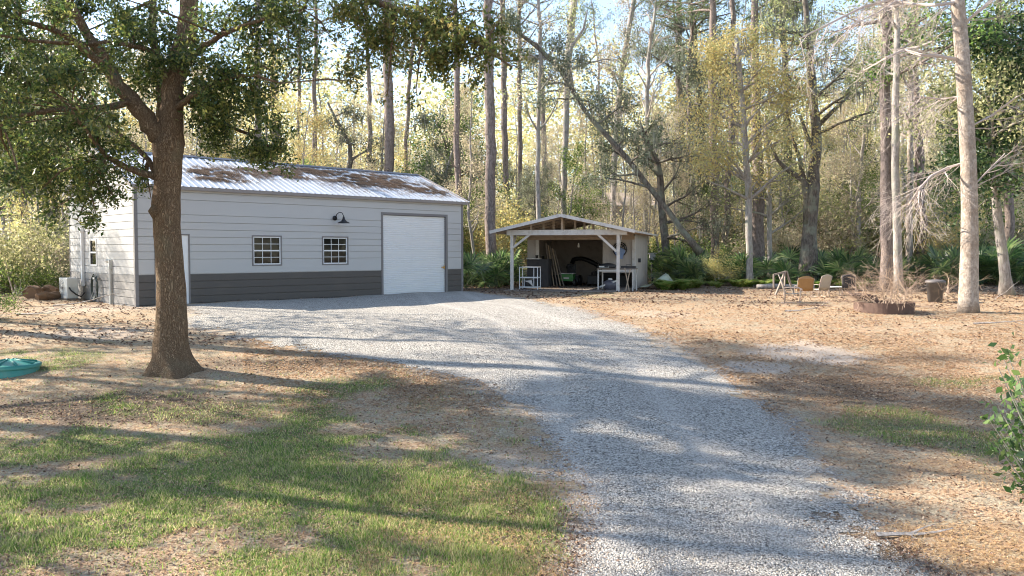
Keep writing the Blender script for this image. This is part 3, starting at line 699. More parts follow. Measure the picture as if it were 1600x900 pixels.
for i in range(8): mb.tube([(0,-.03,0),(.3*math.cos(i*math.pi/4),-.03,.3*math.sin(i*math.pi/4))], .02, 5)
part('wheel_rim', mb, M['black'], o)
mb = MB(); mb.v = [(.0+.22*math.cos(a)*(1+.2*math.sin(3*a)), -.07+.01*math.sin(5*a), -.16+.24*math.sin(a)) for a in [i*math.pi/10 for i in range(20)]]; mb.f = [tuple(range(20))]; mb.box((-.08,-.09,-.42),(.14,-.07,-.1)); part('cloth', mb, M['blue'], o)
o = shedthing('exterior_tap_box', 'small dark fixture fixed on the right side wall of the shed', 'fixture', UR+.07, 4.7, 1.22)
mb = MB(); mb.box((-.03,-.15,-.06),(.05,.15,.05)); part('box', mb, M['ac'], o); mb = MB(); mb.box((-.03,-.26,-.09),(.08,-.16,.09)); part('cover', mb, M['dark'], o)
# poles leaning inside left
for k in range(5):
    o = shedthing('leaning_plank', 'long thin wooden plank leaning just inside the left of the shed opening', 'plank', .5+.09*k, 4.3, 0, 0, 'planks leaning inside the shed')
    mb = MB(); mb.beam((.0+.25+.06*k,-.4,.04),(-.12,.2+.05*k,2.0-.08*k), .05, .03); part('board', mb, M['rawwood'] if k % 2 else M['greywood'], o)
# cabinet left between posts
o = shedthing('metal_cabinet', 'dark metal cabinet with a pale top standing outside the shed opening', 'cabinet', .0, 2.9, 0)
mb = MB(); mb.box((-.02,-.35,.05),(.95,.3,1.28)); mb.box((.0,-.365,.7),(.44,-.35,1.24)); mb.box((.48,-.365,.7),(.93,-.35,1.24)); part('body', mb, M['dark'], o, bevel=.01)
mb = MB(); mb.box((-.06,-.4,1.28),(.52,.32,1.32)); part('top', mb, M['offwhite'], o)
for k, xx in enumerate((.38, .66)):
    o = shedthing('flower_pot', ('small black pot on the pale end of the cabinet top','small black pot with a cut-out rim on the bare end of the cabinet')[k], 'pot', xx-.02, 2.8, 1.32 if k == 0 else 1.285)
    mb = MB(); mb.lathe([(0,0),(.05,0),(.075,.13),(.085,.14),(.07,.13),(.05,.02)], 14); part('pot', mb, M['black'], o, True)
# white rack in front
o = shedthing('white_rack', 'low white metal shelf rack standing before the dark cabinet', 'rack', .16, .6, 0)
mb = MB()
for x_ in (0, .78):
    for y_ in (0, .5): mb.tube([(x_,y_,-.02),(x_,y_,.98)], .018, 6)
for z_ in (.12,.52,.96):
    mb.tube([(0,0,z_),(.78,0,z_)], .02, 6); mb.tube([(0,.5,z_),(.78,.5,z_)], .02, 6); mb.tube([(0,0,z_),(0,.5,z_)], .015, 6); mb.tube([(.78,0,z_),(.78,.5,z_)], .015, 6)
mb.tube([(.2,0,.12),(.2,0,.52)], .015, 6); mb.tube([(.62,0,.12),(.62,0,.96)], .015, 6); part('frame', mb, M['white'], o)
for k, z_ in enumerate((.13,.53)):
    mb = MB(); mb.box((.02,.02,z_),(.76,.48,z_+.02)); part('shelf', mb, M['ac'], o)
o = shedthing('storage_bin', 'dark rounded bin with a pale folded cloth on the white rack', 'bin', .45, .85, .15)
mb = MB(); mb.lathe([(0,0),(.16,0),(.2,.22),(.17,.28),(0,.3)], 16); part('bin', mb, M['dark'], o, True); mb = MB(); mb.add([(-.1,-.2,.24),(.24,-.24,.26),(.3,-.26,.0),(.12,-.25,.16),(-.05,.1,.32),(.2,.1,.31)], [(0,3,2,1),(0,1,5,4)]); part('cloth', mb, M['offwhite'], o)
# riding mower
o = shedthing('riding_mower', 'green riding mower with a dark seat parked inside the shed', 'mower', 1.42, 4.6, 0); o.scale = (.85,.85,.95)
mb = MB(); mb.box((-.36,-.5,.28),(.36,.1,.62)); mb.box((-.3,-.53,.34),(.3,-.5,.58)); part('hood', mb, M['green'], o, bevel=.05)
mb = MB(); mb.box((-.4,-.48,.62),(.4,.1,.66)); mb.box((-.15,-.55,.38),(.15,-.53,.46)); part('trim', mb, M['offwhite'], o, bevel=.01)
mb = MB(); mb.box((-.5,.2,.2),(.5,1.1,.5)); mb.box((-.22,.5,.5),(.22,.9,.64)); mb.box((-.24,.85,.6),(.24,.95,1.08)); mb.tube([(0,.1,.6),(0,.3,.95)], .025, 6); part('seat', mb, M['dark'], o, bevel=.04)
mb = MB(); mb.tube([(.17*math.cos(a), .3+.08*math.sin(a), .97+.12*math.sin(a)) for a in [i*math.pi/8 for i in range(17)]], .016, 6, False); part('steering_wheel', mb, M['black'], o)
for (x_, y_, r_) in ((-.4,-.3,.18),(.4,-.3,.18),(-.5,.75,.26),(.5,.75,.26)):
    mb = MB(); mb.tube([(x_-.07,y_,r_+.03),(x_+.07,y_,r_+.03)], r_, 18); part('wheel', mb, M['black'], o)
o = shedthing('pressure_washer', 'dark machine with a curved handle beside the green mower', 'machine', 2.55, 5.2, 0)
mb = MB(); mb.box((-.3,-.25,.1),(.3,.25,.5)); mb.lathe([(0,.5),(.16,.5),(.18,.62),(.1,.7),(0,.7)], 14); part('engine', mb, M['dark'], o, bevel=.03)
mb = MB(); mb.tube([(-.1,-.2,.4),(.05,-.3,.75),(.22,-.32,.98),(.25,-.3,1.1),(.05,-.25,1.25)], .016, 6); part('handle', mb, M['can'], o)
for k in range(2):
    mb = MB(); mb.tube([(-.3+.6*k-.03,0,.12),(-.3+.6*k+.03,0,.12)], .13, 14); part('wheel', mb, M['black'], o)
for k, (u_, v_, s_) in enumerate(((.5,5.6,.5),(3.1,6.4,.6),(3.9,5.0,.55),(1.0,6.8,.45))):
    o = shedthing('storage_crate', ('dark crate at the back left corner of the shed','dark crate below the black duct','dark crate behind the workbench','dark crate against the shed back wall')[k], 'crate', u_, v_, 0)
    mb = MB(); mb.box((-s_/2,-.2,.03),(s_/2,.3,s_)); mb.box((-s_/2-.02,-.22,s_-.06),(s_/2+.02,.32,s_)); part('crate', mb, M['dark'], o, bevel=.02)
# workbench at right
o = shedthing('workbench', 'white framed workbench standing under the right front of the shed', 'workbench', 3.38, 1.3, 0, .05); o.scale = (.74, 1, 1)
mb = MB()
for (x_, y_) in ((0,0),(1.95,-.1),(.15,.6),(2.1,.5)):
    mm = MB(); mm.box((x_-.035,y_-.03,-.03),(x_+.035,y_+.03,.88)); part('leg', mm, M['offwhite'], o)
mb.box((-.05,-.08,.88),(2.15,.65,.92)); part('top', mb, M['greywood'], o)
mb = MB(); mb.beam((.08,-.02,.14),(1.1,-.06,.42),.04,.07); mb.beam((0,0,.82),(1.95,-.1,.82),.04,.07); part('rail', mb, M['offwhite'], o)
o = shedthing('gas_grill', 'dark rounded grill lying on the workbench with pale lid edge', 'grill', 3.75, 1.5, .92)
mb = MB(); mb.lathe([(0,0),(.28,.0),(.38,.06),(.36,.14),(.2,.2),(0,.22)], 18); part('lid', mb, M['dark'], o, True); mb = MB(); mb.box((-.32,-.36,.04),(.1,-.26,.1)); part('handle', mb, M['ac'], o)
o = shedthing('tool_box', 'dark toolbox sitting on the right end of the workbench', 'toolbox', 4.62, 1.5, .92)
mb = MB(); mb.box((-.3,-.15,0),(.3,.15,.1)); mb.tube([(-.1,0,.1),(-.1,0,.15),(.1,0,.15),(.1,0,.1)], .012, 5); part('box', mb, M['dark'], o, bevel=.01)
o = shedthing('shop_vacuum', 'round purple-grey machine sitting below the workbench', 'vacuum', 3.85, 1.5, .22)
mb = MB(); mb.lathe([(0,-.2),(.25,-.2),(.3,0),(.28,.12),(.15,.2),(0,.22)], 18); part('tank', mb, paint('mauve_plastic',(.10,.095,.12),.4), o, True); mb = MB(); mb.lathe([(0,.2),(.1,.2),(.08,.28),(0,.29)], 12); part('cap', mb, M['offwhite'], o, True)
o = shedthing('wooden_crutch', 'pair of thin wooden legs leaning below the workbench beside the white post', 'wooden prop', 4.62, 1.0, 0)
mb = MB(); mb.beam((.1,0,.0),(-.1,.05,.95),.03,.04); mb.beam((-.05,0,.0),(.12,.1,.9),.03,.04); part('leg', mb, M['rawwood'], o)
# curled sheet and bird box post
o = shedthing('curled_sheet', 'pale green curled sheet lying on the ground beside the shed', 'sheet', 5.35, 4.1, 0, -.1)
mb = MB(); nn = 14
for k in range(nn):
    tt = k/(nn-1); x_ = -.55+1.5*tt; z_ = .08+.62*math.exp(-((tt-.62)/.22)**2)*.9-.06*tt
    mb.v += [(x_, -.35-.1*tt, z_*.72+(.0 if tt < .8 else .0)), (x_+.1, .55, z_+.05)]
for k in range(nn-1): mb.f.append((2*k,2*k+2,2*k+3,2*k+1))
so = part('sheet', mb, M['panel'], o, True); m = so.modifiers.new('solid','SOLIDIFY'); m.thickness = .012
p = G(1019, 440)
o = thing('bird_box', 'small pale box on a dark post to the right of the shed', 'bird box', p)
mb = MB(); mb.tube([(0,0,-.1),(0,0,1.15)], .07, 8); part('post', mb, M['dark'], o)
mb = MB(); mb.box((-.15,-.12,1.15),(.15,.12,1.5)); mb.box((-.2,-.18,1.5),(.2,.18,1.54)); part('box', mb, M['offwhite'], o, bevel=.01)

# ------------------------------------------------------------------ yard things
def tangle(mb, p0, d0, Ln, r, depth, rg, kids=3, wander=.35, grav=-.05, sides=4, tips=None, spread=.8):
    """recursive crooked branch; tips collects (pos, dir)"""
    n = 5 if depth > 0 else 4; p = Vector(p0); d = Vector(d0).normalized(); pts = [p.copy()]
    for k in range(n):
        d = (d+Vector((rg.gauss(0,wander), rg.gauss(0,wander), rg.gauss(0,wander)+grav))*.6).normalized(); p = p+d*(Ln/n); pts.append(p.copy())
    rr = [max(.0022, r*(1-.75*k/n)) for k in range(n+1)]
    mb.tube(pts, rr, sides if depth > 1 else 3, False)
    if depth > 0:
        for k in range(kids):
            i = rg.choice(range(2, n+1)); a = Vector((rg.gauss(0,1), rg.gauss(0,1), rg.gauss(0,.7))).normalized()
            dd = ((pts[i]-pts[i-1]).normalized()+a*spread).normalized()
            tangle(mb, pts[i], dd, Ln*rg.uniform(.4,.65), rr[i]*.7, depth-1, rg, kids, wander, grav, sides, tips, spread)
    if tips is not None and depth <= 1:
        for q in pts[1:]: tips.append(q)
    return pts
# septic lid
p = G(16, 583)
o = thing('septic_lid', 'round teal green plastic tank lid half buried in the lawn at the left edge', 'tank lid', p)
mb = MB(); mb.lathe([(.46,-.1),(.47,.10),(.45,.12)], 40); part('riser', mb, M['teal'], o, True)
mb = MB(); mb.lathe([(.50,.10),(.505,.15),(.47,.17),(.42,.16),(.2,.215),(.10,.235),(0,.235)], 40)
for k in range(8):
    a = k*math.pi/4; mb.beam((.08*math.cos(a),.08*math.sin(a),.235),(.44*math.cos(a),.44*math.sin(a),.17),.03,.035)
part('lid', mb, M['teal'], o, True)
# fire ring
p = G(1381, 487)
o = thing('fire_ring', 'low rusty steel fire ring in the leaf litter under the brush pile', 'fire ring', p)
rr_ = (G(1425,487)-G(1337,487)).length/2
mb = MB(); mb.lathe([(rr_,-.05),(rr_,.26),(rr_-.02,.26),(rr_-.02,-.05)], 40); part('ring', mb, M['rust'], o)
mb = MB(); mb.lathe([(0,.04),(rr_*.6,.05),(rr_-.03,.0)], 24); part('ash', mb, M['dark'], o)
o = thing('rusty_plate', 'curved rusty steel plate tipped up inside the fire ring', 'steel plate', p+Vector((-.35,.25,.2)), .3)
mb = MB(); mb.add([(-.5,0,.24),(.45,.05,.0),(.4,.1,.22),(-.45,.3,.34),(-.5,-.02,.2),(.45,.03,-.04)], [(0,1,2,3),(0,4,5,1)]); so = part('plate', mb, M['rust'], o); mm = so.modifiers.new('solid','SOLIDIFY'); mm.thickness = .02
rg = random.Random(5)
pile = thing('brush_pile', 'tall tangled pile of bleached dead branches on the fire ring', 'brush pile', p)
for k in range(30):
    mb = MB()
    a = rg.uniform(-.4, math.pi+.4) if k < 13 else rg.uniform(0, 6.28); s0 = (rg.uniform(-.55,.75), rg.uniform(-.5,.5), rg.uniform(.05,.25))
    tangle(mb, s0, (math.cos(a)*rg.uniform(.3,1.1), math.sin(a)*.35, rg.uniform(.35,1.3)), rg.uniform(.6,1.25), rg.uniform(.009,.02), 2, rg, 6, .45, 0)
    part('branch', mb, M['deadtwig'], pile)
for j, (bx_, by_, lb) in enumerate(((1348,452,'pale forked dead branch sticking out left from the brush pile'),(1470,468,'tangle of bleached dead branches between the grey can and the pale trunk'),(1425,470,'tangle of dead branches on the ground left of the grey can'))):
    q = G(bx_, by_); o = thing('dead_branch', lb, 'dead branch', q)
    for k in range((1, 7, 5)[j]):
        mb = MB(); tangle(mb, (rg.uniform(-.4,.4)*(j > 0), rg.uniform(-.3,.3), .04), (-.4 if j == 0 else rg.uniform(-1,1), 0, rg.uniform(.3,.9)), (1.2,1.1,.9)[j], .018, 2, rg, 3, .4, -.02)
        part('branch', mb, M['deadtwig'], o)
# trash can
p = G(1461, 471)
o = thing('trash_can', 'round dark grey rubbish can with a lid covered in leaves', 'rubbish can', p)
mb = MB(); mb.lathe([(0,0),(.21,0),(.27,.62),(.285,.62),(.285,.66),(.26,.66)], 28); part('body', mb, M['can'], o, True)
mb = MB(); mb.lathe([(.30,.64),(.31,.67),(.30,.70),(.2,.73),(0,.75)], 28); part('lid', mb, M['can'], o, True)
for k in (0,1): 
    mb = MB(); xx = -.29 if k else .29; mb.tube([(xx*.96,-.07,.52),(xx*1.12,-.07,.55),(xx*1.12,.07,.55),(xx*.96,.07,.52)], .012, 5); part('handle', mb, M['can'], o)
p = G(1482, 440)
o = thing('leaning_stick', 'long thin stick leaning upright behind the grey rubbish can', 'stick', p)
mb = MB(); mb.tube([(0,0,0),(.12,0,.5),(.22,.03,.95),(.42,.05,1.45),(.52,.06,1.75)], [.04,.035,.03,.022,.012], 6); part('stick', mb, M['greybark'], o)
# posts
p = G(1142, 445)
o = thing('fence_post', 'short weathered wooden post standing at the edge of the palmettos', 'post', p)
mb = MB(); mb.box((-.06,-.06,-.1),(.06,.06,.96)); part('post', mb, M['greywood'], o, bevel=.015); mb = MB(); mb.box((-.07,-.07,.96),(.07,.07,.985)); part('cap', mb, M['greywood'], o)
p = G(1278, 447)
o = thing('marker_stake', 'thin dark stake standing behind the patio chairs', 'stake', p)
mb = MB(); mb.box((-.03,-.03,-.1),(.03,.03,.60)); part('stake', mb, M['dark'], o); mb = MB(); mb.box((-.04,-.035,.52),(.04,-.03,.6)); part('plate', mb, M['ac'], o)
# wooden A-frame
p = G(1222, 460)
o = thing('wooden_trestle', 'weathered grey wooden A-frame trestle behind the patio chairs', 'trestle', p, .2)
mb = MB(); mb.beam((-.28,0,.0),(.12,.0,.92),.09,.05); mb.beam((.50,0,.0),(.16,.0,.92),.09,.05); mb.beam((.12,.05,.0),(.14,.05,.9),.07,.04); part('leg', mb, M['greywood'], o)
mb = MB(); mb.beam((-.36,0,.78),(.16,0,.9),.05,.07); mb.beam((-.36,0,.8),(-.35,0,.3),.05,.05); mb.beam((-.1,0,.35),(.4,0,.3),.05,.07); part('rail', mb, M['greywood'], o)
mb = MB(); mb.tube([(-.35,-.1,.3),(-.48,-.1,.22),(-.52,-.1,.1),(-.56,-.1,-.02)], .022, 6); part('iron_leg', mb, M['rust'], o)
def patio_chair(label, px, py, rz, s, backmat, wide=1, tilt=0):
    o = thing('patio_chair', label, 'chair', G(px, py), rz, 'patio chairs around the fire ring'); o.scale = (s,)*3
    w_ = .29*wide
    for sg in (-1, 1):
        mb = MB(); x_ = sg*w_
        mb.tube([(x_,.38,0),(x_,.1,.02),(x_,-.2,.02),(x_,-.38,.06)], .016, 6)
        mb.tube([(x_,-.3,.03),(x_,-.34,.35),(x_,-.33,.55),(x_,-.28,.60),(x_,.0,.62),(x_,.28,.60)], .016, 6)
        mb.tube([(x_,-.34,.42),(x_,-.40,.46),(x_,-.40,.54),(x_,-.33,.57)], .014, 6)
        mb.tube([(x_,.24,.02),(x_,.22,.40),(x_,.32,.75),(x_,.44,1.02)], .016, 6)
        part('side_frame', mb, M['frame'], o, True)
    mb = MB(); mb.tube([(-w_,.44,1.02),(-w_*.5,.46,1.06),(w_*.5,.46,1.06),(w_,.44,1.02)], .015, 6); mb.tube([(-w_,-.3,.38),(w_,-.3,.38)], .014, 6); part('cross_bar', mb, M['frame'], o)
    mb = MB(); ys_ = [-.3,-.1,.1,.2]; zs_ = [.40,.37,.36,.38]
    for y_, z_ in zip(ys_, zs_): mb.v += [(-w_+.01,y_,z_),(w_-.01,y_,z_)]
    mb.f = [(2*k,2*k+1,2*k+3,2*k+2) for k in range(3)]; so = part('seat', mb, backmat, o, True); mm = so.modifiers.new('s','SOLIDIFY'); mm.thickness = .012
    mb = MB(); n_ = 9; pr = [(.2,.38),(.26,.55),(.33,.76),(.40,.93),(.45,1.04)]
    for y_, z_ in pr:
        for k in range(n_):
            q = -1+2*k/(n_-1); arch = (1-q*q)*.08 if z_ > .9 else 0
            mb.v.append((q*(w_-.01), y_+.04*(1-q*q), z_+arch*wide))
    mb.f = [(i*n_+k, i*n_+k+1, (i+1)*n_+k+1, (i+1)*n_+k) for i in range(4) for k in range(n_-1)]
    so = part('backrest', mb, backmat, o, True); mm = so.modifiers.new('s','SOLIDIFY'); mm.thickness = .015
    return o
patio_chair('tan sling patio chair seen side-on, nearest the gravel', 1236, 474, R(70), .80, M['sling'])
patio_chair('wide patio chair with a golden brown woven back', 1256, 463.5, R(180-5), .66, M['gold'], 1.45)
patio_chair('pale grey sling patio chair right of the golden one', 1283, 463, R(180+15), .74, M['sling'])
patio_chair('dark sling patio chair with a pale frame behind the fire ring', 1326, 464, R(180-25), .74, M['dark'])
o = thing('patio_table', 'low pale patio table between the two sling chairs', 'table', G(1303, 462), 0)
mb = MB(); mb.lathe([(0,.30),(.36,.30),(.37,.33),(.36,.34),(0,.34)], 24); part('top', mb, M['ac'], o)
for k in range(4):
    mb = MB(); a = k*math.pi/2+.4; mb.tube([(.3*math.cos(a),.3*math.sin(a),0),(.25*math.cos(a),.25*math.sin(a),.3)], .015, 6); part('leg', mb, M['frame'], o)
o = thing('garden_edging_log', 'long dark log lying behind the patio chairs', 'log', G(1215, 452), .02)
mb = MB(); mb.tube([(-.9,0,.09),(-.3,.04,.11),(.4,0,.1),(1.6,.08,.09)], [.1,.12,.11,.09], 10); part('log', mb, M['greybark'], o, True)
for k, (bx_, by_, ln_, a_, lb) in enumerate(((1290,479,1.6,-.15,'dark rotten log lying in the orange leaves near the chairs'),(1255,487,1.0,.25,'short dark stick nearest the fire ring in the leaves'),(130,478,1.8,.1,'pale stick lying before the workshop end wall'),(70,492,1.5,-.2,'crooked branch on the bank at far left'),(1560,508,1.2,.1,'stick among leaves right of the pale trunk'),(1435,845,.8,.3,'grey forked twig on the near right-hand grass'),(1560,468,2.2,-.05,'long fallen branch on the forest floor at the right edge'))):
    o = thing('fallen_branch', lb, 'branch', G(bx_, by_)); mb = MB(); tangle(mb, (-ln_/2,0,.03), (math.cos(a_), math.sin(a_), .02), ln_, .028, 1, rg, 2, .12, 0, 6); part('branch', mb, M['greybark'] if k > 0 else M['rust'], o)
# log pile at left
for k, (bx_, by_, r_, lb) in enumerate(((48,466,.24,'large rotten brown log, leftmost of the pile'),(72,464,.22,'brown log with a pale cut face in the middle of the pile'),(62,470,.15,'small log in front of the pile'),(92,460,.17,'dark hollow log at the right of the pile'),(100,458,.16,'pale stone-like stump at the end of the log pile'))):
    o = thing('rotten_log', lb, 'log', G(bx_, by_), rg.uniform(-.5,.5)); mb = MB()
    pts = [(0,-.1,r_*.8),(.02,.15,r_*.9),(.03,.4,r_*.7),(-.02,.7,r_*.8)]; mb.tube(pts, [r_*.9,r_*1.1,r_*.85,r_*.95], 11); mb.v = [tuple(Vector(v_)+Vector((rg.gauss(0,r_*.13),rg.gauss(0,r_*.1),rg.gauss(0,r_*.13)))) for v_ in mb.v]; part('log', mb, M['log'] if k < 4 else M['greywood'], o)
# ------------------------------------------------------------------ trees
def leafmesh(name, pts, size, rg, asp=.5, flat=.0, hang=0):
    pts = np.asarray(pts, float).reshape(-1,3); n = len(pts)
    d = rg.normal(0,1,(n,3)); d[:,2] -= hang; d /= np.linalg.norm(d,axis=1)[:,None]
    e = np.cross(d, rg.normal(0,1,(n,3))+np.array([0,0,flat])); e /= np.linalg.norm(e,axis=1)[:,None]+1e-9; f = np.cross(d, e)
    s = (size*rg.uniform(.6,1.3,n))[:,None]
    V = np.stack([pts, pts+d*s*.5-e*s*asp*.5+f*s*.1, pts+d*s, pts+d*s*.5+e*s*asp*.5+f*s*.1], 1).reshape(-1,3)
    return npmesh(name, V, np.arange(4*n).reshape(n,4))
def needlemesh(name, pts, size, rg, k=7):
    pts = np.repeat(np.asarray(pts, float).reshape(-1,3), k, 0); n = len(pts)
    d = rg.normal(0,1,(n,3)); d[:,2] += .25; d /= np.linalg.norm(d,axis=1)[:,None]; e = np.cross(d, rg.normal(0,1,(n,3))); e /= np.linalg.norm(e,axis=1)[:,None]+1e-9
    s = (size*rg.uniform(.7,1.2,n))[:,None]; V = np.stack([pts-e*s*.05, pts+e*s*.05, pts+d*s], 1).reshape(-1,3)
    return npmesh(name, V, np.arange(3*n).reshape(n,3))
def mossmesh(name, pts, rg, ln=.8):
    pts = np.asarray(pts, float).reshape(-1,3); k = 5; pts = np.repeat(pts, k, 0)+rg.normal(0,.07,(len(pts)*k,3)); n = len(pts)
    az = rg.uniform(0,6.28,n); e = np.stack([np.cos(az),np.sin(az),0*az],-1)*rg.uniform(.015,.04,n)[:,None]
    l_ = rg.uniform(.3,1,n)*ln; tip = pts-np.stack([rg.normal(0,.05,n),rg.normal(0,.05,n),l_],-1)
    V = np.stack([pts-e, pts+e, tip], 1).reshape(-1,3); return npmesh(name, V, np.arange(3*n).reshape(n,3))
SPEC = {
 'pine':   dict(f0=.62, nb=24, bl=2.6, up=.25, kids=3, depth=1, leaf='needle', mat='leaf_pine', bark='pinebark', n=2, sz=.26, sp=.25, h=(22,28), r=(.16,.24), stubs=12),
 'oak':    dict(f0=.30, nb=15, bl=3.4, up=.35, kids=4, depth=2, leaf='leaf', mat='leaf_grey', bark='darkbark', n=9, sz=.13, sp=.22, h=(9,13), r=(.18,.28), moss=90),
 'green':  dict(f0=.22, nb=16, bl=2.5, up=.4, kids=4, depth=2, leaf='leaf', mat='leaf_green', bark='greybark', n=6, sz=.15, sp=.32, h=(8,13), r=(.10,.16)),
 'yellow': dict(f0=.25, nb=18, bl=2.0, up=.7, kids=3, depth=2, leaf='leaf', mat='leaf_yellow', bark='greybark', n=6, sz=.13, sp=.3, h=(10,16), r=(.07,.12)),
 'tan':    dict(f0=.25, nb=18, bl=2.1, up=.8, kids=4, depth=2, leaf='leaf', mat='leaf_tan', bark='greybark', n=5, sz=.12, sp=.3, h=(10,17), r=(.07,.13)),
 'bare':   dict(f0=.25, nb=20, bl=2.2, up=.9, kids=4, depth=2, leaf=None, mat='twig', bark='greybark', n=0, sz=.1, sp=.3, h=(11,17), r=(.07,.13)),
 'dark':   dict(f0=.12, nb=26, bl=2.4, up=.1, kids=4, depth=2, leaf='leaf', mat='leaf_dark', bark='greybark', n=14, sz=.16, sp=.32, h=(10,14), r=(.14,.2)),
}
def build_tree(root, path, rad, kind, seed, f0=None, scale_n=1, bl=None, mat=None, barkm=None, moss=None, nb=None, side=None):
    """path: world-offset points relative to root; parts trunk, crown (and hanging_moss) under root"""
    sp = SPEC[kind]; rg = random.Random(seed); ng = np.random.default_rng(seed); f0 = sp['f0'] if f0 is None else f0; nb = sp['nb'] if nb is None else nb
    P_ = [Vector(p) for p in path]; 
    # resample the trunk
    cum = [0]; 
    for a, b in zip(P_[:-1], P_[1:]): cum.append(cum[-1]+(b-a).length)
    T = cum[-1]; N = max(8, int(T/.8)); pts = []; rr = []
    for k in range(N+1):
        s_ = T*k/N; i = max(j for j in range(len(cum)-1) if cum[j] <= s_+1e-9); u = (s_-cum[i])/(cum[i+1]-cum[i])
        q = P_[i].lerp(P_[i+1], u); j_ = T*.0017 if 0 < k < N else 0; pts.append(q+Vector((rg.gauss(0,j_), rg.gauss(0,j_), 0))); rr.append(rad[i]*(1-u)+rad[i+1]*u)
    rr[0] *= 1.35; 
    mb = MB(); mb.tube(pts, [r_*(1+rg.uniform(-.05,.05)) for r_ in rr], 12 if rad[0] > .12 else 8)
    tips = []
    blen = bl or sp['bl']
    tw = MB()
    for k in range(nb):
        f = f0+(1-f0)*(k+rg.random())/nb; i = min(N-1, int(f*N)); q = pts[i]
        a = rg.uniform(0, 6.283) if side is None else rg.gauss(side, .9)
        prof = 1.15-.65*((f-f0)/(1-f0+1e-6)) if kind not in ('pine',) else .6+.6*math.sin(math.pi*min(1,(f-f0)/(1-f0)+.1))
        d = Vector((math.cos(a), math.sin(a), sp['up']+rg.gauss(0,.2)))
        tangle(tw, q, d, blen*prof*rg.uniform(.7,1.2), min(rr[i]*.55, .09), sp['depth'], rg, sp['kids'], .22, .03, 5, tips, .75)
    if kind == 'pine':
        for k in range(sp['stubs']):
            f = rg.uniform(.15,.62); i = int(f*N); a = rg.uniform(0,6.28); tangle(tw, pts[i], (math.cos(a),math.sin(a),.1), rg.uniform(.4,1.3), .025, 0, rg, 0, .3, -.05, 4)
    if kind == 'bare' :
        part('trunk', mb, M[barkm or sp['bark']], root, True); part('crown', tw, M[mat or 'twig'], root); 
    else:
        mb.f += [tuple(i+len(mb.v) for i in f) for f in tw.f]; mb.v += tw.v
        part('trunk', mb, M[barkm or sp['bark']], root, True)
        base = np.array([tuple(t_) for t_ in tips]); n_ = max(1, int(sp['n']*scale_n)); pp = np.repeat(base, n_, 0); pp = pp+ng.normal(0, sp['sp'], pp.shape)
        if sp['leaf'] == 'needle': me = needlemesh('crown', pp, sp['sz'], ng)
        else: me = leafmesh('crown', pp, sp['sz'], ng)
        link('crown', me, M[mat or sp['mat']], root)
        mo = sp.get('moss', 0) if moss is None else moss
        if mo:
            sel = base[ng.integers(0, len(base), mo)]; link('hanging_moss', mossmesh('hanging_moss', sel, ng, .9), M['moss'], root)['kind'] = 'stuff'
    return root
def tree_px(name, label, cat, kind, pxs, D, seed, group=None, **kw):
    """trunk given by (px, py, width px) seen points bottom -> top at distance D; last point is extrapolated upward to full height"""
    b = P(pxs[0][0], pxs[0][1], D); b.z = float(zg(b.x, b.y))
    root = thing(name, label, cat, b, 0, group); path = []; rad = []
    for k, (x_, y_, w_) in enumerate(pxs):
        q = P(x_, y_, D+kw.get('dy', 0)*k) - b if k else Vector((0,0,-.1)); path.append(q); rad.append(w_/2/F*D)
    H_ = kw.pop('top', 0); kw.pop('dy', None)
    if H_ and path[-1].z < H_:
        d = (path[-1]-path[-2]); d = Vector((d.x*.5, 0, d.z)).normalized(); n_ = 3; z0_ = path[-1].z; r0 = rad[-1]
        for k in range(1, n_+1): path.append(path[-1]+d*((H_-z0_)/n_)); rad.append(r0*(1-.28*k))
    return build_tree(root, path, rad, kind, seed, **kw)

PG = 'tall pines in the woods'
tree_px('pine_tree','thick pine rising directly behind the middle of the workshop roof','pine','pine',[(609,396,17),(608,240,15),(606,100,14),(605,0,13)],44,1,PG,top=25)
tree_px('pine_tree','tall straight pine just left of the open shed','pine','pine',[(767,410,18),(767,300,16),(766,150,15),(765,0,13)],39,2,PG,top=24)
tree_px('pine_tree','slim dark pine right beside the corner of the roll-up door end','pine','pine',[(719,415,10),(716,300,10),(714,150,9),(713,20,8)],40,3,PG,top=22)
tree_px('pine_tree','slender far pine between the tall pine and the shed roof','pine','pine',[(793,388,10),(790,260,9),(787,120,9),(784,0,8)],60,4,PG,top=25)
tree_px('young_tree','thin dark straight sapling rising behind the left slope of the shed','sapling','tan',[(840,400,8),(841,200,7),(844,90,6),(842,0,5)],40,5,None,top=15,f0=.5,nb=12,scale_n=.6)
tree_px('pine_tree','slim pale pine behind the shed, right of the tall pine','pine','pine',[(812,388,8),(812,200,7),(811,0,6)],62,6,PG,top=24)
tree_px('pine_tree','vine-covered trunk leaning above the shed ridge','pine','green',[(878,388,9),(884,200,9),(887,100,12),(897,0,11)],48,7,None,top=16,f0=.72,nb=6,scale_n=.5,mat='leaf_olive')
tree_px('pine_tree','straight pine with a pale left side right of the leaning trunk','pine','pine',[(1117,390,15),(1117,300,13),(1115,180,12),(1113,60,11)],44,8,PG,top=24)
tree_px('pine_tree','thick reddish pine left of the dark forked oak','pine','pine',[(1183,388,22),(1185,300,19),(1184,215,16),(1180,100,13)],42,9,PG,top=22)
tree_px('pine_tree','pale slim pine left of the straight pine in the centre right','pine','pine',[(1062,388,10),(1062,150,9),(1062,30,8)],55,10,PG,top=25)
tree_px('pine_tree','dark slim pine in the centre right with hanging moss beside it','pine','pine',[(1074,388,8),(1076,200,7),(1079,40,7)],50,11,PG,top=22)
tree_px('pine_tree','thick brown trunk behind the brush pile','pine','oak',[(1386,418,19),(1385,300,17),(1382,150,15),(1386,20,14)],33,12,None,top=15,f0=.55,nb=12,mat='leaf_olive',barkm='pinebark',moss=60)
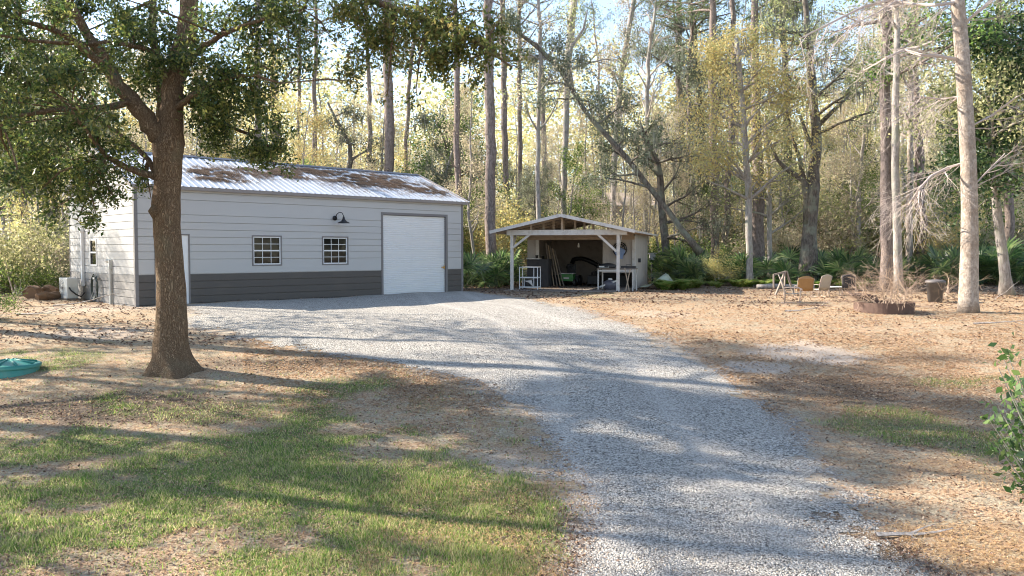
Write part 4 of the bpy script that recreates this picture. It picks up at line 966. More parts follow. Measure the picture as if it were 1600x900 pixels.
tree_px('young_tree','grey lichened trunk immediately right of the thick brown trunk','tree','green',[(1405,428,13),(1401,330,12),(1398,200,11),(1400,60,9)],31,13,None,top=14,f0=.6,nb=10,barkm='greybark')
tree_px('young_tree','pale slim trunk deeper in the wood beside the grey lichened one','tree','tan',[(1421,398,11),(1422,300,9),(1423,150,8),(1424,30,7)],42,14,None,top=14,barkm='palebark',f0=.5)
tree_px('pine_tree','dark brown pine left of the big palmetto clump at right','pine','pine',[(1440,392,15),(1437,300,14),(1431,130,11),(1428,10,10)],44,15,PG,top=22)
tree_px('pine_tree','pale-barked pine right of the big pale trunk','pine','pine',[(1580,390,14),(1577,310,13),(1568,190,12),(1560,60,10)],42,16,PG,top=22)
tree_px('young_tree','dark leaning trunk right of the big pale trunk','tree','green',[(1574,447,19),(1568,410,15),(1559,345,13),(1548,240,11),(1545,150,8)],31,17,None,top=9,f0=.5,nb=14,mat='leaf_olive')
tree_px('pine_tree','slim pine above the left half of the workshop roof','pine','pine',[(490,396,8),(490,260,8),(492,150,7),(494,50,6)],55,18,PG,top=24)
tree_px('pine_tree','slim pine between two windows above the workshop roof','pine','pine',[(578,396,8),(578,270,8),(577,160,7),(574,60,6)],55,19,PG,top=24)
tree_px('pine_tree','slim pine behind the hanging oak foliage left of the roof','pine','pine',[(441,396,8),(436,220,8),(426,120,9),(420,20,8)],50,20,PG,top=22)
tree_px('pine_tree','thin pale pine leaning above the right end of the workshop roof','pine','pine',[(630,396,6),(634,220,6),(641,110,6),(652,0,5)],60,21,PG,top=24)
tree_px('pine_tree','thin grey pine over the far left of the workshop roof ridge','pine','pine',[(465,396,6),(466,200,6),(468,60,5)],65,22,PG,top=24)
tree_px('pine_tree','leaning slender tree against the sky above the right of the shed','tree','tan',[(955,390,9),(962,200,9),(975,90,8),(990,0,7)],55,23,None,top=19,f0=.45)
tree_px('bare_tree','thin bare tree against the sky right of the leaning slender tree','tree','bare',[(1008,390,8),(1010,200,7),(1013,90,6),(1024,10,4)],50,24,None,top=17,f0=.4)
tree_px('pine_tree','dark trunk deep in the shrubs at far left','pine','pine',[(40,408,12),(38,330,11),(34,250,10),(30,100,9)],36,25,PG,top=20)
tree_px('pine_tree','slim trunk deep in the shrubs left of the workshop end wall','pine','pine',[(88,402,8),(86,300,8),(84,150,7)],42,26,PG,top=20)
# dark forked oak
D_ = 39; b = P(1264, 407, D_); b.z = float(zg(b.x, b.y))
root = thing('oak_tree','dark forked oak with a flared base standing in the palmettos','oak', b)
build_tree(root, [Vector((0,0,-.1))]+[P(x_,y_,D_)-b for x_,y_ in ((1264,380),(1266,340),(1272,290),(1276,240),(1273,170),(1266,90),(1258,20),(1250,-60))], [.55,.36,.33,.30,.24,.2,.17,.13,.08], 'oak', 31, f0=.5, mat='leaf_olive', moss=140, scale_n=.45)
mb = MB(); 
for pl in ([(1262,350,.24),(1262,310,.2),(1256,282,.17),(1240,272,.13),(1226,262,.11),(1215,250,.08),(1200,215,.05)],[(1256,285,.14),(1250,250,.1),(1240,220,.08),(1228,170,.05)],[(1276,240,.14),(1262,215,.1),(1250,180,.07)],[(1275,200,.12),(1310,165,.09),(1335,140,.06)]):
    mb.tube([P(x_,y_,D_)-b for x_,y_,_ in pl], [r_ for *_, r_ in pl], 8)
part('limb', mb, M['darkbark'], root, True)
# leaning oak: base right of shed, leaning up-left over it
D_ = 40; b = P(1094, 396, D_); b.z = float(zg(b.x, b.y))
root = thing('leaning_oak','grey oak trunk leaning far to the left over the shed','oak', b)
pth = [(1094,396,11),(1070,365,10),(1040,325,9),(1015,290,8),(985,255,8),(958,222,8),(935,198,8),(905,160,7),(880,115,9),(852,85,8),(822,60,6),(795,42,4)]
build_tree(root, [P(x_,y_,D_)-b for x_,y_,_ in pth], [w_/2/F*D_ for *_, w_ in pth], 'oak', 33, f0=.30, nb=18, scale_n=.7, bl=1.8, moss=60, barkm='darkbark')
mb = MB()
for pl in ([(895,140,6),(887,90,5),(895,70,5),(912,45,4),(918,15,2)],[(868,98,4),(845,90,3),(800,88,2)]):
    mb.tube([P(x_,y_,D_)-b for x_,y_,_ in pl], [w_/2/F*D_ for *_, w_ in pl], 7)
part('limb', mb, M['greybark'], root, True)
# grey-green live oaks in mid ground
tree_px('live_oak','grey-green live oak crown right of the shed with curved limbs','oak','oak',[(1045,392,14),(1035,330,12),(1030,260,10),(1005,210,8)],43,34,None,top=8.5,nb=15,bl=2.8,scale_n=.55)
mb = MB()
tree_px('live_oak','grey-green oak behind the left end of the shed near the workshop corner','oak','oak',[(690,396,10),(698,300,9),(700,230,8),(690,180,6)],46,35,None,top=9,nb=16,bl=2.6,scale_n=.7)
tree_px('live_oak','tall moss-hung oak crown high in the centre right','oak','oak',[(1100,388,14),(1098,250,13),(1090,120,12),(1080,30,10)],52,36,None,top=18,f0=.55,nb=26,bl=4.2,moss=200)
tree_px('live_oak','moss-hung oak high above the dark forked oak','oak','oak',[(1235,388,14),(1230,200,12),(1225,80,10),(1220,0,9)],50,37,None,top=19,f0=.55,nb=24,bl=4.0,moss=200)
tree_px('forked_tree','dark low forked tree just behind the workshop ridge','tree','oak',[(520,396,10),(538,290,10),(549,255,9),(546,225,6),(530,195,5),(512,160,3)],45,38,None,nb=9,f0=.5,bl=1.4,scale_n=.5,moss=20)
tree_px('evergreen_tree','dense dark evergreen at the top right corner','evergreen','dark',[(1640,420,26),(1635,250,20),(1625,100,16),(1615,0,12)],30,39,None,top=11,f0=.35,nb=26,bl=2.8,scale_n=.8)
tree_px('yellow_tree','yellow-green sweetgum crown in the centre right','tree','yellow',[(1172,392,11),(1168,280,10),(1160,160,9),(1150,60,7)],38,40,None,top=11,f0=.35,nb=30,bl=2.7,scale_n=1.7,mat='leaf_yellow')
tree_px('yellow_tree','yellow-green tree left of the dark forked oak','tree','green',[(1205,392,8),(1200,250,8),(1195,180,6)],41,41,None,top=8.5,f0=.35,nb=16,bl=2.2,scale_n=.5,mat='leaf_olive')
# big pale trunk
D_ = 22.8; b = G(1513, 488); D_ = b.y
root = thing('pale_tree','tall pale grey trunk with bare twiggy limbs at the right, nearest of the trees there','tree', b)
pth = [(1513,490,34),(1513,470,29),(1514,430,27),(1515,380,25),(1515,320,24),(1513,250,23),(1508,160,22),(1503,80,21),(1496,0,20),(1490,-80,18),(1484,-160,15),(1480,-260,9)]
mb = MB(); mb.tube([P(x_,y_,D_)-b for x_,y_,_ in pth], [w_/2/F*D_ for *_, w_ in pth], 16); 
part('trunk', mb, M['palebark'], root, True)
rg = random.Random(77); limbs = [[(1503,94,6),(1470,88,5),(1440,86,5),(1412,78,4),(1385,90,3),(1350,110,2)],[(1509,254,5),(1480,262,4),(1455,275,4),(1436,295,3),(1420,320,2)],[(1496,4,6),(1460,8,5),(1425,6,4),(1400,2,3),(1370,20,2),(1330,40,2)],[(1500,40,4),(1540,10,4),(1565,-15,3)],[(1505,150,3),(1470,155,3),(1430,150,2)],[(1500,-20,6),(1430,-10,5),(1350,10,4),(1290,40,3),(1250,60,2)],[(1512,200,3),(1550,180,3),(1590,150,2)],[(1513,300,3),(1540,270,2),(1570,240,2)]]
tw = MB()
for pl in limbs:
    pp = [P(x_,y_,D_+rg.uniform(-.4,.4)*k)-b for k,(x_,y_,_) in enumerate(pl)]
    tw.tube(pp, [w_/2/F*D_ for *_, w_ in pl], 6)
    for k in range(26 if pl[-1][0] < 1450 else 7):
        i = rg.randrange(1, len(pp)); d = pp[i]-pp[i-1]; d.normalize(); q = pp[i-1].lerp(pp[i], rg.random())
        tangle(tw, q, d+Vector((rg.gauss(0,.4),rg.gauss(0,.4),rg.uniform(-.9,.25))), rg.uniform(.6,1.5), .012, 2, rg, 4, .2, -.02, 4, None, .6)
part('bare_limbs', tw, paint('pale_twig', (.47,.40,.36), .85, 0, .2, (.3,.22,.2), .3, 4), root)

# ------------------------------------------------------------------ filler woods (copies of a few kinds)
protos = {}
def proto(kind, v, **kw):
    sp = SPEC[kind]; rg = random.Random(500+v*7+len(kind)*31); h_ = rg.uniform(*sp['h']); r_ = rg.uniform(*sp['r'])
    root = thing({'pine':'pine_tree','oak':'oak_tree','green':'broadleaf_tree','yellow':'yellow_tree','tan':'autumn_tree','bare':'bare_tree','dark':'evergreen_tree'}[kind], None, {'pine':'pine','oak':'oak','dark':'evergreen'}.get(kind,'tree'), (0,0,0))
    lx_, ly_ = rg.gauss(0,.8), rg.gauss(0,.8)
    path = [Vector((0,0,-.2))]+[Vector((lx_*f*f+rg.gauss(0,.15), ly_*f*f+rg.gauss(0,.15), h_*f)) for f in (.15,.35,.55,.75,1)]
    build_tree(root, path, [r_, r_*.9, r_*.8, r_*.65, r_*.45, .03], kind, 900+v, **kw); return root
for kind, nv in (('pine',3),('oak',3),('green',2),('yellow',3),('tan',3),('bare',3),('dark',1)):
    protos[kind] = [proto(kind, v) for v in range(nv)]
LBL = {'pine':('tall slender pine deep in the woods','pines deep in the woods'),'oak':('grey-green mossy oak deep in the woods','oaks deep in the woods'),'green':('bushy green tree deep in the woods','green trees in the woods'),'yellow':('slim tree with yellow autumn leaves deep in the woods','yellow-leaved trees in the woods'),'tan':('slim tree with thin tan leaves deep in the woods','tan-leaved trees in the woods'),'bare':('bare twiggy tree deep in the woods','bare trees in the woods'),'dark':('dark evergreen deep in the woods','dark evergreens in the woods')}
usedp = {}
def place(kind, x, y, sc=1, rz=None, label=None, group=None):
    v = rnd.randrange(len(protos[kind])); r_ = protos[kind][v]; l_, g_ = LBL[kind]; l_ = label or l_; g_ = group or g_
    rz = rnd.uniform(0,6.28) if rz is None else rz; loc = (x, y, float(zg(x, y)))
    if (kind, v) not in usedp:
        usedp[(kind,v)] = 1; r_.location = loc; r_.rotation_euler = (0,0,rz); r_.scale = (sc,)*3; r_['label'] = l_; r_['group'] = g_; return r_
    return copytree(r_, loc, rz, sc, l_, g_)
rnd.seed(21)
def infoot(x, y):
    q = Vector((x, y, 0))-A0; a, b_ = q.dot(U), q.dot(Vd)
    if -3 < a < L+2 and -20 < b_ < W+3: return True
    q = Vector((x, y, 0))-SO; c_, s_ = math.cos(SRZ), math.sin(SRZ); a, b_ = q.x*c_+q.y*s_, -q.x*s_+q.y*c_
    return -3 < a < 8 and -40 < b_ < VB+2
kinds = ['tan']*6+['yellow']*4+['bare']*7+['pine']*4+['oak']*2+['green']*1
cnt = 0
while cnt < 84:
    D = 40+62*rnd.random()**1.1; px_ = rnd.uniform(-80, 1680); x = (px_-800)/F*D
    if infoot(x, D) or (px_ > 1420 and D < 46) : continue
    k = rnd.choice(kinds)
    # keep a sky gap high in the centre: only low kinds there
    if 780 < px_ < 1040 and k in ('pine','oak') and rnd.random() < .6: k = 'tan'
    if 440 < px_ < 1050: sc = rnd.uniform(.62,.95)*(D/60)**.35
    else: sc = rnd.uniform(.8,1.2)
    if k == 'pine': sc = rnd.uniform(.9,1.15)
    place(k, x, D, sc); cnt += 1
# left edge wood behind the workshop and beside it
for (px_, D, k, sc) in ((20,42,'green',.8),(60,34,'yellow',.6),(-40,36,'oak',.9),(100,46,'tan',.9),(-90,30,'green',.8),(130,52,'oak',1.0),(10,55,'tan',1),(180,50,'yellow',1),(230,48,'tan',.9),(330,50,'tan',.8),(380,46,'yellow',.7),(1500,52,'green',.9),(1540,56,'oak',1),(1600,48,'yellow',.8),(1660,45,'green',1),(1350,50,'green',.8),(1310,48,'tan',.8),(1330,60,'yellow',1),(1470,60,'tan',1),(1480,70,'oak',1.2)):
    place(k, (px_-800)/F*D, D, sc)
# trees out of frame: left (cast the lawn shade) and behind camera-right (seen in the window glass)
for (x, y, k, sc) in ((-13.2,12.3,'oak',.85),(-15,14.2,'oak',.9),(-16.5,21,'green',1.1),(-22,27,'bare',1.1),(-19,18,'tan',1.1)):
    place(k, x, y, sc, None, 'leafy tree standing beyond the left edge of the lawn', 'trees beyond the left edge')
tt_ = thing('broadleaf_tree', 'tall high-crowned tree standing beyond the left edge of the lawn', 'tree', (-14.2, 19.4, float(zg(-14.2, 19.4))), 0, 'trees beyond the left edge')
build_tree(tt_, [Vector((0,0,-.2)), Vector((.1,.1,5)), Vector((0,.2,10)), Vector((.2,0,16))], [.25,.22,.17,.04], 'oak', 1201, f0=.62, nb=16, bl=3.2, moss=0, scale_n=1.0)
for (x, y, k, sc) in ((14,-2,'green',.9),(19,6,'oak',1),(24,0,'green',1.1),(20,-9,'oak',1.1),(28,8,'tan',1),(30,-5,'green',1.2),(12,-12,'dark',.9),(26,17,'green',1.1),(31,20,'dark',1.1),(30,13,'oak',1.1),(36,17,'green',1.3),(24,12,'olive',1)[:0] or (24,11,'green',.9)):
    place(k, x, y, sc, None, 'leafy tree on the open side of the drive', 'trees across the drive')

rnd.seed(5)
for k_ in range(250):
    D = 44+50*rnd.random(); px_ = rnd.uniform(240, 1650); x = (px_-800)/F*D
    if infoot(x, D): continue
    place(rnd.choice(['tan','yellow','bare','green','tan','bare','oak','tan']), x, D, rnd.uniform(.42,.72), None, 'low leafy sapling in the undergrowth of the woods', 'saplings in the woods')
# distant wood as one mass
ng = np.random.default_rng(3); N = 230000
D = ng.uniform(95,150,N); pxd = ng.uniform(-200,1800,N); x = (pxd-800)/F*D
hcap = 17+7*vnoise(x, D*.3, 9, 51)+5*vnoise(x, D*.3, 3, 52); z = ng.random(N)**.85*hcap*1.05
cl = vnoise(x, z*1.3+D, 2.2, 53) > .28
me = leafmesh('distant_wood', np.stack([x, D, z], -1)[cl], .55, ng, .6)
M['leaf_far'] = leafmat('far_foliage', [(.56,.47,.27),(.46,.44,.20),(.60,.52,.32),(.36,.38,.17),(.52,.42,.26),(.27,.31,.14),(.58,.48,.22)], .4)
tag(link('distant_wood', me, M['leaf_far']), None, None, kind='stuff')
mb = MB(); rg = random.Random(8)
for k in range(200):
    D = rg.uniform(80,145); x = (rg.uniform(-150,1750)-800)/F*D; h_ = rg.uniform(9,22); r_ = rg.uniform(.08,.2); mb.tube([(x,D,-.3),(x+rg.gauss(0,.4),D,h_*.5),(x+rg.gauss(0,1),D,h_)], [r_,r_*.8,.03], 5, False)
tag(link('distant_trunks', mb.mesh('distant_trunks', True), M['pinebark']), None, None, kind='stuff')
# far house seen through the trees
p = P(990, 392, 82); o = thing('far_house','pale-roofed house barely visible through the woods behind the shed','house', (p.x-1, 82, 0), 0)
mb = MB(); mb.box((-5,0,0),(3,6,6.2)); mb.box((3,0,0),(9,6,5.3)); _part('wall', mb, M['greywood'], o)
mb = MB(); mb.add([(-5.4,-.5,6.2),(3.2,-.5,6.2),(3.2,3,7.7),(-5.4,3,7.7)], [(0,1,2,3)]); mb.add([(3.2,-.5,5.7),(9.4,-.5,5.3),(9.4,3,6.9),(3.2,3,7.3)], [(0,1,2,3)]); part('roof', mb, M['frame'], o)

# ------------------------------------------------------------------ understorey
def palmetto_meshes(v):
    rg = random.Random(60+v); mb = MB()
    for k in range(15):
        a = rg.uniform(0,6.28); el = rg.uniform(.3,1.35); Ls = rg.uniform(.5,1.0); d = Vector((math.cos(a)*math.cos(el), math.sin(a)*math.cos(el), math.sin(el))); tip = d*Ls
        mb.tube([(0,0,0), d*Ls*.5+Vector((0,0,.05)), tip], .008, 3, False)
        # fan of blades
        u_ = d.cross(Vector((0,0,1))).normalized(); 
        if rg.random() < .5: u_ = (u_+Vector((rg.gauss(0,.4),rg.gauss(0,.4),rg.gauss(0,.4)))).normalized()
        nb_ = 15; R_ = rg.uniform(.42,.62); fd = (d+Vector((0,0,-.25))).normalized()
        for j in range(nb_):
            th = -1.9+3.8*j/(nb_-1); bd = (fd*math.cos(th)+u_*math.sin(th)).normalized(); sd = (u_*math.cos(th)-fd*math.sin(th)).normalized()*R_*.055
            m_ = tip+bd*R_*.55; e_ = tip+bd*R_*rg.uniform(.85,1.05)+Vector((0,0,-.12*R_))
            mb.add([tip, m_-sd, e_, m_+sd], [(0,1,2,3)])
    return mb.mesh('fronds')
def bush_mesh(v, kind):
    rg = random.Random(80+v); ng = np.random.default_rng(80+v); mb = MB(); tips = []
    for k in range(9): a = rg.uniform(0,6.28); tangle(mb, (rg.gauss(0,.1),rg.gauss(0,.1),0), (math.cos(a)*.7, math.sin(a)*.7, 1), rg.uniform(.9,1.6), .02, 2, rg, 4, .25, .03, 4, tips, .7)
    base = np.array([tuple(t_) for t_ in tips]); pp = np.repeat(base, 6 if kind != 'twiggy' else 2, 0); pp = pp+ng.normal(0,.16,pp.shape)
    return mb.mesh('stems'), leafmesh('foliage', pp, .085, ng)
def fern_mesh(v):
    rg = random.Random(120+v); mb = MB()
    for k in range(22):
        a = rg.uniform(0,6.28); Ls = rg.uniform(.4,.75); d = Vector((math.cos(a), math.sin(a), 0)); s_ = d.cross(Vector((0,0,1))); prev = Vector((0,0,0))
        for j in range(1,11):
            tt = j/10; q = d*Ls*tt*.8+Vector((0,0,Ls*(1.1*tt-.75*tt*tt)*1.1)); w_ = .16*math.sin(math.pi*min(1,tt*.9+.1)); 
            for sg in (-1,1): mb.add([prev, prev.lerp(q,.5)+s_*sg*w_+d*.03, q], [(0,1,2)])
            prev = q
    return mb.mesh('fronds')
pal = []
for v in range(4):
    o = thing('saw_palmetto', None, 'palmetto'); link('fronds', palmetto_meshes(v), M['palmetto'], o); pal.append(o)
fer = []
for v in range(2):
    o = thing('fern_clump', None, 'fern'); link('fronds', fern_mesh(v), M['fern'], o); fer.append(o)
bus = {}
for v, (kk, mt) in enumerate((('olive','leaf_olive'),('green','leaf_green'),('tan','leaf_tan'),('yellow','leaf_yellow'),('twiggy','leaf_tan'))):
    o = thing('shrub', None, 'shrub'); st, lf = bush_mesh(v, kk); link('stems', st, M['twig'], o); link('foliage', lf, M[mt], o); bus[kk] = o
firstuse = set()
def put(o, x, y, sc, label, group):
    loc = (x, y, float(zg(x, y))-.02); rz = rnd.uniform(0,6.28)
    if o.name not in firstuse:
        firstuse.add(o.name); o.location = loc; o.rotation_euler = (0,0,rz); o.scale = (sc,)*3; o['label'] = label; o['group'] = group; return o
    return copytree(o, loc, rz, sc, label, group)
rnd.seed(33)
def zone(lst, n, x0, x1, d0, d1, s0, s1, label, group):
    k = 0
    while k < n:
        D = rnd.uniform(d0, d1); px_ = rnd.uniform(x0, x1); x = (px_-800)/F*D; q = Vector((x, D, 0))-A0
        if -.8 < q.dot(U) < L+.6 and -1 < q.dot(Vd) < W+.6: k += .2; continue
        q = Vector((x, D, 0))-SO; c_, s_ = math.cos(SRZ), math.sin(SRZ); a, b_ = q.x*c_+q.y*s_, -q.x*s_+q.y*c_
        if -1.0 < a < 5.6 and -1 < b_ < VB+.8: k += .2; continue
        put(rnd.choice(lst), x, D, rnd.uniform(s0, s1), label, group); k += 1
zone(pal, 62, 1030, 1420, 38.5, 47, 1.0, 1.7, 'green saw palmetto in the long thicket between the shed and the pale trunk', 'palmettos right of the shed')
zone(pal, 26, 1440, 1660, 39, 47, 1.1, 1.9, 'green saw palmetto in the clump behind the grey rubbish can at right', 'palmettos at the right')
zone(pal, 14, 722, 796, 35.5, 42, 1.0, 1.5, 'green saw palmetto between the workshop corner and the shed', 'palmettos between workshop and shed')
zone(fer, 46, 1030, 1420, 36, 39.5, .8, 1.3, 'green fern clump at the foot of the palmetto thicket', 'ferns before the palmettos')
zone(fer, 9, 1016, 1090, 34.5, 37.5, 1.0, 1.5, 'yellowish fern clump beside the curled sheet and shed wall', 'ferns beside the shed')
zone([bus['olive'],bus['green'],bus['green'],bus['tan'],bus['twiggy']], 36, -70, 120, 30.5, 42, .8, 1.6, 'leafy shrub in the thicket left of the workshop', 'shrubs left of the workshop')
zone([bus['olive'],bus['twiggy'],bus['tan'],bus['yellow'],bus['green']], 90, 690, 1680, 44, 72, 1.2, 2.6, 'shrub in the undergrowth behind the shed and palmettos', 'shrubs in the undergrowth')
zone([bus['twiggy'],bus['twiggy'],bus['tan']], 15, 1060, 1420, 43, 49, 1.2, 2.0, 'twiggy pale shrub above the palmetto thicket', 'twiggy shrubs in the palmettos')
zone([bus['olive'],bus['tan'],bus['yellow']], 30, 300, 800, 46, 66, 1.8, 3.0, 'shrub in the undergrowth behind the workshop', 'shrubs behind the workshop')
x, y = P(1122,430,38.5)[:2]; put(bus['yellow'], x, y, .75, 'pale wispy shrub left of the weathered wooden post', 'wispy shrub')
x, y, _ = G(-8, 500); put(bus['green'], x, y, .5, 'low bright green shrub at the left edge of the bank', 'edge shrub')

# ------------------------------------------------------------------ the big oak
D0 = G(270, 580).y; b = G(270, 580)
oak = thing('oak_tree','large brown-trunked oak standing in the lawn before the workshop','oak', b)
OW = lambda x_, y_, D: P(x_, y_, D)-b
rr = lambda w_, D: w_/2/F*D
mb = MB(); ng = np.random.default_rng(9); rg = random.Random(9)
tr = [(276,600,112),(275,585,90),(272,573,74),(270,560,62),(268,545,55),(268,520,49),(268,480,45),(267,450,43),(264,400,41),(261,350,40),(260,320,43),(262,290,39),(262,250,43),(262,225,47),(262,212,41),(263,203,20)]
n = 20; o0 = 0; lastr = None
# trunk skin with lobes at the flare
dense = []
for (a, c_) in zip(tr[:-1], tr[1:]):
    for k in range(3): u = k/3; dense.append(tuple(a[i]*(1-u)+c_[i]*u for i in range(3)))
dense.append(tr[-1])
for (x_, y_, w_) in dense:
    q = OW(x_, y_, D0); r_ = rr(w_, D0); fl = max(0, (y_-552)/30)
    for j in range(n):
        an = j*2*math.pi/n; lob = 1+fl*.16*math.sin(5*an+1)+.03*math.sin(3*an+y_*.03)+.02*math.sin(7*an+y_*.11)
        mb.v.append((q.x+r_*lob*math.cos(an), q.y+r_*lob*math.sin(an), q.z))
for i in range(len(dense)-1):
    for j in range(n): k = (j+1) % n; mb.f.append((i*n+j, i*n+k, (i+1)*n+k, (i+1)*n+j))
# a healed knot on the left side of trunk
mb.tube([OW(243,345,D0-.1),OW(240,330,D0-.2),OW(243,318,D0-.15)], [.03,.10,.04], 8)
limbs = {
 'main': [(263,235,40,0),(268,190,36,0),(273,140,32,0),(282,90,30,.1),(291,40,28,.2),(297,0,27,.3),(302,-80,26,.5),(300,-170,20,.8),(310,-270,12,1)],
 'left': [(258,228,34,0),(243,204,30,-.1),(218,172,26,-.2),(196,148,23,-.3),(178,122,20,-.4),(160,92,18,-.5),(142,62,15,-.6),(122,28,13,-.8),(92,-30,11,-1),(60,-110,8,-1.2),(20,-190,4,-1.4)],
 'left2':[(168,108,14,-.5),(140,84,12,-.8),(118,64,11,-1),(80,45,9,-1.4),(30,30,7,-1.8),(-40,10,5,-2.2),(-110,-10,3,-2.6)],
 'mid': [(262,228,26,.2),(256,190,20,.5),(252,150,16,.8),(246,110,14,1.1),(238,60,12,1.4),(240,0,10,1.8),(230,-90,6,2.2)],
 'low1':[(242,276,12,-.1),(220,270,11,-.3),(190,258,9,-.6),(165,243,8,-.9),(150,225,6,-1.2),(132,200,5,-1.5),(110,170,3,-1.8)],
 'low2':[(242,270,9,0),(232,250,8,.1),(215,232,7,.2),(190,212,6,.3),(168,195,5,.4),(140,178,3,.6)],
 'lh':  [(205,158,12,-.3),(180,166,11,-.6),(150,170,10,-1),(115,168,8,-1.4),(60,176,6,-1.9),(0,185,5,-2.3),(-70,190,3,-2.6)],
 'top': [(270,140,10,.3),(245,82,8,.1),(210,72,8,-.2),(170,66,7,-.5),(110,68,6,-.9),(50,64,5,-1.3),(-20,52,3,-1.6)],
 'r1':  [(276,170,11,-.1),(300,150,9,-.4),(330,135,8,-.7),(365,120,6,-1),(400,118,5,-1.2),(440,130,3,-1.4)],
 'r2':  [(282,110,11,0),(310,80,9,-.4),(345,55,8,-.8),(385,38,6,-1.1),(430,25,5,-1.4),(475,15,3,-1.6)],
 'r3':  [(285,150,8,.3),(315,175,7,.5),(350,195,6,.6),(390,210,5,.7),(430,235,3,.8)],
 'long':[(302,-60,20,.5),(360,-75,17,.0),(430,-60,15,-.6),(500,-35,13,-1.1),(560,-8,11,-1.6),(620,15,10,-2),(670,32,9,-2.3),(720,52,7,-2.6),(765,80,5,-2.8),(800,105,3,-3)],
 'back':[(300,-100,14,.8),(380,-140,12,2),(480,-160,9,3),(600,-150,6,4),(700,-140,3,4.6)],
 'fl':  [(300,-150,14,.5),(250,-200,12,-.8),(180,-230,10,-2),(90,-240,7,-3.2),(0,-240,4,-4)],
 'fr':  [(305,-170,14,.5),(380,-240,12,-.8),(470,-290,9,-2.2),(560,-320,6,-3.4)],
}
lp = {}
for nm, pl in limbs.items():
    pts = [OW(x_, y_, D0+d_) for x_, y_, w_, d_ in pl]; rad = [rr(w_, D0+d_) for x_, y_, w_, d_ in pl]; lp[nm] = (pts, rad)
    # smooth resample
    P2 = []; R2 = []
    for i in range(len(pts)-1):
        for k in range(3): u = k/3; P2.append(pts[i].lerp(pts[i+1], u)+Vector((rg.gauss(0,1),rg.gauss(0,1),rg.gauss(0,1)))*rad[i]*.12); R2.append(rad[i]*(1-u)+rad[i+1]*u)
    P2.append(pts[-1]); R2.append(rad[-1]); mb.tube(P2, R2, 12 if rad[0] > .15 else 7)
allpts = [(q, r_) for pts, rad in lp.values() for q, r_ in zip(pts[1:], rad[1:])]
# leafy sprays at clusters: (px, py, dD, radius px, density)
CL = []
def fill(x0, x1, y0, y1, step, dens, dr=(-2.8,2.6), jit=.5):
    x_ = x0
    while x_ <= x1:
        y_ = y0
        while y_ <= y1:
            CL.append((x_+rg.uniform(-jit,jit)*step, y_+rg.uniform(-jit,jit)*step, rg.uniform(*dr), step*.62, dens)); y_ += step
        x_ += step
fill(-90, 200, -60, 200, 46, 1.0); fill(-60, 110, 200, 290, 44, .9)
for c_ in ((60,300,-1,34,1),(95,320,-1.2,28,1),(150,300,-1.3,28,.9),(120,345,-1.2,22,.8),(150,335,-1.3,20,.8),(185,318,-1.3,16,.6),(30,260,-.5,40,1),(110,250,-1,40,1.1),(150,215,-1,36,1.1),(175,270,-.6,24,.5),(225,290,.6,20,.6),(236,310,.6,12,.4),(222,262,.4,18,.5),(205,110,.6,36,.9),(240,60,.4,36,1),(215,20,0,40,1),(258,95,-.3,30,1.2),(300,130,-.5,34,1.3),(330,100,-.6,34,1.2),(362,128,-.8,36,1.4),(395,150,-.9,34,1.4),(330,168,-.3,30,1.3),(368,190,.3,36,1.4),(405,205,.5,32,1.2),(350,225,.5,22,.9),(425,235,.7,26,1),(395,250,.7,18,.7),(445,215,.5,20,.7),(430,262,.8,16,.6),(455,245,.8,12,.5),(395,60,-1,34,.8),(430,30,-1.2,36,.8),(470,20,-1.4,32,.7),(450,80,-1,30,.7),(425,110,-1,30,.8),(470,110,-1,20,.4),(360,20,-.6,34,.6),(400,5,-1,34,.8),(345,60,-.6,24,.6),(300,60,-.6,16,.4),
    (535,15,-1.4,32,1),(560,55,-1.5,30,1),(575,95,-1.5,30,1),(560,128,-1.5,22,.9),(600,20,-1.8,34,1.1),(625,60,-1.9,30,1),(655,85,-2,28,1),(690,55,-2.2,34,1.2),(715,95,-2.3,32,1.2),(690,130,-2.2,22,.9),(650,140,-2,18,.6),(750,45,-2.6,32,1.1),(775,85,-2.7,28,1),(745,115,-2.6,20,.7),(720,10,-2.4,36,1.1),(660,15,-2.2,34,1.1),(785,25,-2.7,28,.9),(515,55,-1.4,18,.5),(605,150,-1.7,14,.4)):
    CL.append(c_)
for k in range(17): CL.append((rg.uniform(-260,560), rg.uniform(-330,-70), rg.uniform(-4,4), 50, 1.0))
for k in range(8): CL.append((rg.uniform(500,760), rg.uniform(-230,-60), rg.uniform(-3,4), 44, 1.0))
green, brown_ = [], []
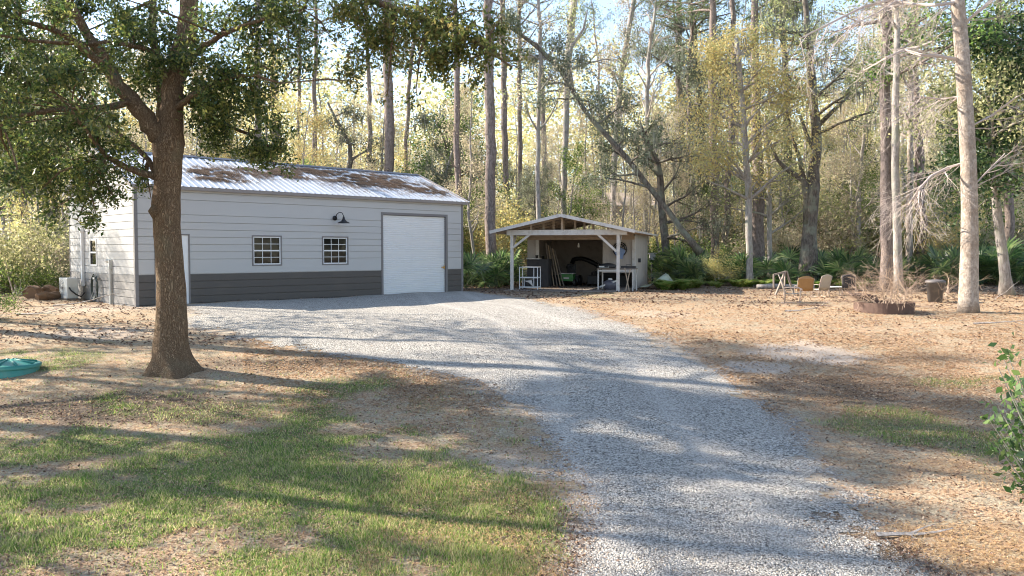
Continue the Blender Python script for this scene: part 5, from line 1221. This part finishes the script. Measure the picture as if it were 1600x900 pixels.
for (x_, y_, dD, rp_, dens) in CL:
    D = D0+dD; c_ = OW(x_, y_, D); R_ = rp_/F*D*1.15
    near, r_ = min(allpts, key=lambda t_: (t_[0]-c_).length)
    mid = near.lerp(c_, .5)+Vector((rg.gauss(0,.1),rg.gauss(0,.1),rg.uniform(0,.15)))
    mb.tube([near, mid, c_], [min(r_*.6,.035), .018, .008], 5, False)
    tips = []
    for k in range(4): 
        d = Vector((rg.gauss(0,1),rg.gauss(0,1),rg.gauss(0,.6))); tangle(mb, mid.lerp(c_, rg.uniform(.3,1)), d, R_*rg.uniform(.8,1.4), .007, 1, rg, 4, .3, -.06, 4, tips, .8)
    base = np.array([tuple(t_) for t_ in tips]); m_ = int(740*dens*(R_/.4)**2*(.5 if y_ < -65 else 1)); pp = base[ng.integers(0,len(base),m_)]+ng.normal(0,R_*.24,(m_,3))
    (brown_ if x_ > 480 else green).append(pp)
part('trunk', mb, M['oakbark'], oak, True)
link('crown', leafmesh('crown', np.concatenate(green), .088, ng, .42, 1.0, .3), M['leaf_oak'], oak)
link('browning_foliage', leafmesh('browning_foliage', np.concatenate(brown_), .085, ng, .42, 1.0, .3), M['leaf_brownoak'], oak)

# ------------------------------------------------------------------ near bush at right edge
bx = P(1650, 900, 6.3); bz = float(zg(bx.x, 6.3)); o = thing('camellia_bush','glossy-leaved green bush entering at the right edge of the foreground','bush', (bx.x, 6.3, bz))
b = Vector((bx.x, 6.3, bz)); mb = MB(); tips = []; rg = random.Random(4)
for (x_, y_) in ((1568,560),(1575,600),(1545,655),(1570,640),(1590,690),(1600,560),(1560,700),(1620,600),(1640,650),(1600,740),(1680,600),(1700,700),(1590,620),(1640,560),(1585,660),(1610,650),(1548,650),(1556,662),(1560,575),(1572,548),(1565,690),(1580,620),(1585,700),(1560,635),(1575,735),(1590,585),(1598,715)):
    q = P(x_, y_, 6.3+rg.uniform(-.3,.3))-b; m_ = q*.5+Vector((.15,0,.1)); mb.tube([(rg.gauss(0,.04),rg.gauss(0,.04),0), m_, q], [.014,.009,.003], 5)
    for u in (.5,.62,.74,.86,1): 
        c_ = m_.lerp(q, (u-.5)*2); 
        for k in range(7): tips.append(tuple(c_+Vector((rg.gauss(0,.05),rg.gauss(0,.05),rg.gauss(0,.05)))))
part('stems', mb, M['greybark'], o); ng = np.random.default_rng(6)
link('foliage', leafmesh('foliage', tips, .07, ng, .55), M['leaf_bush'], o)
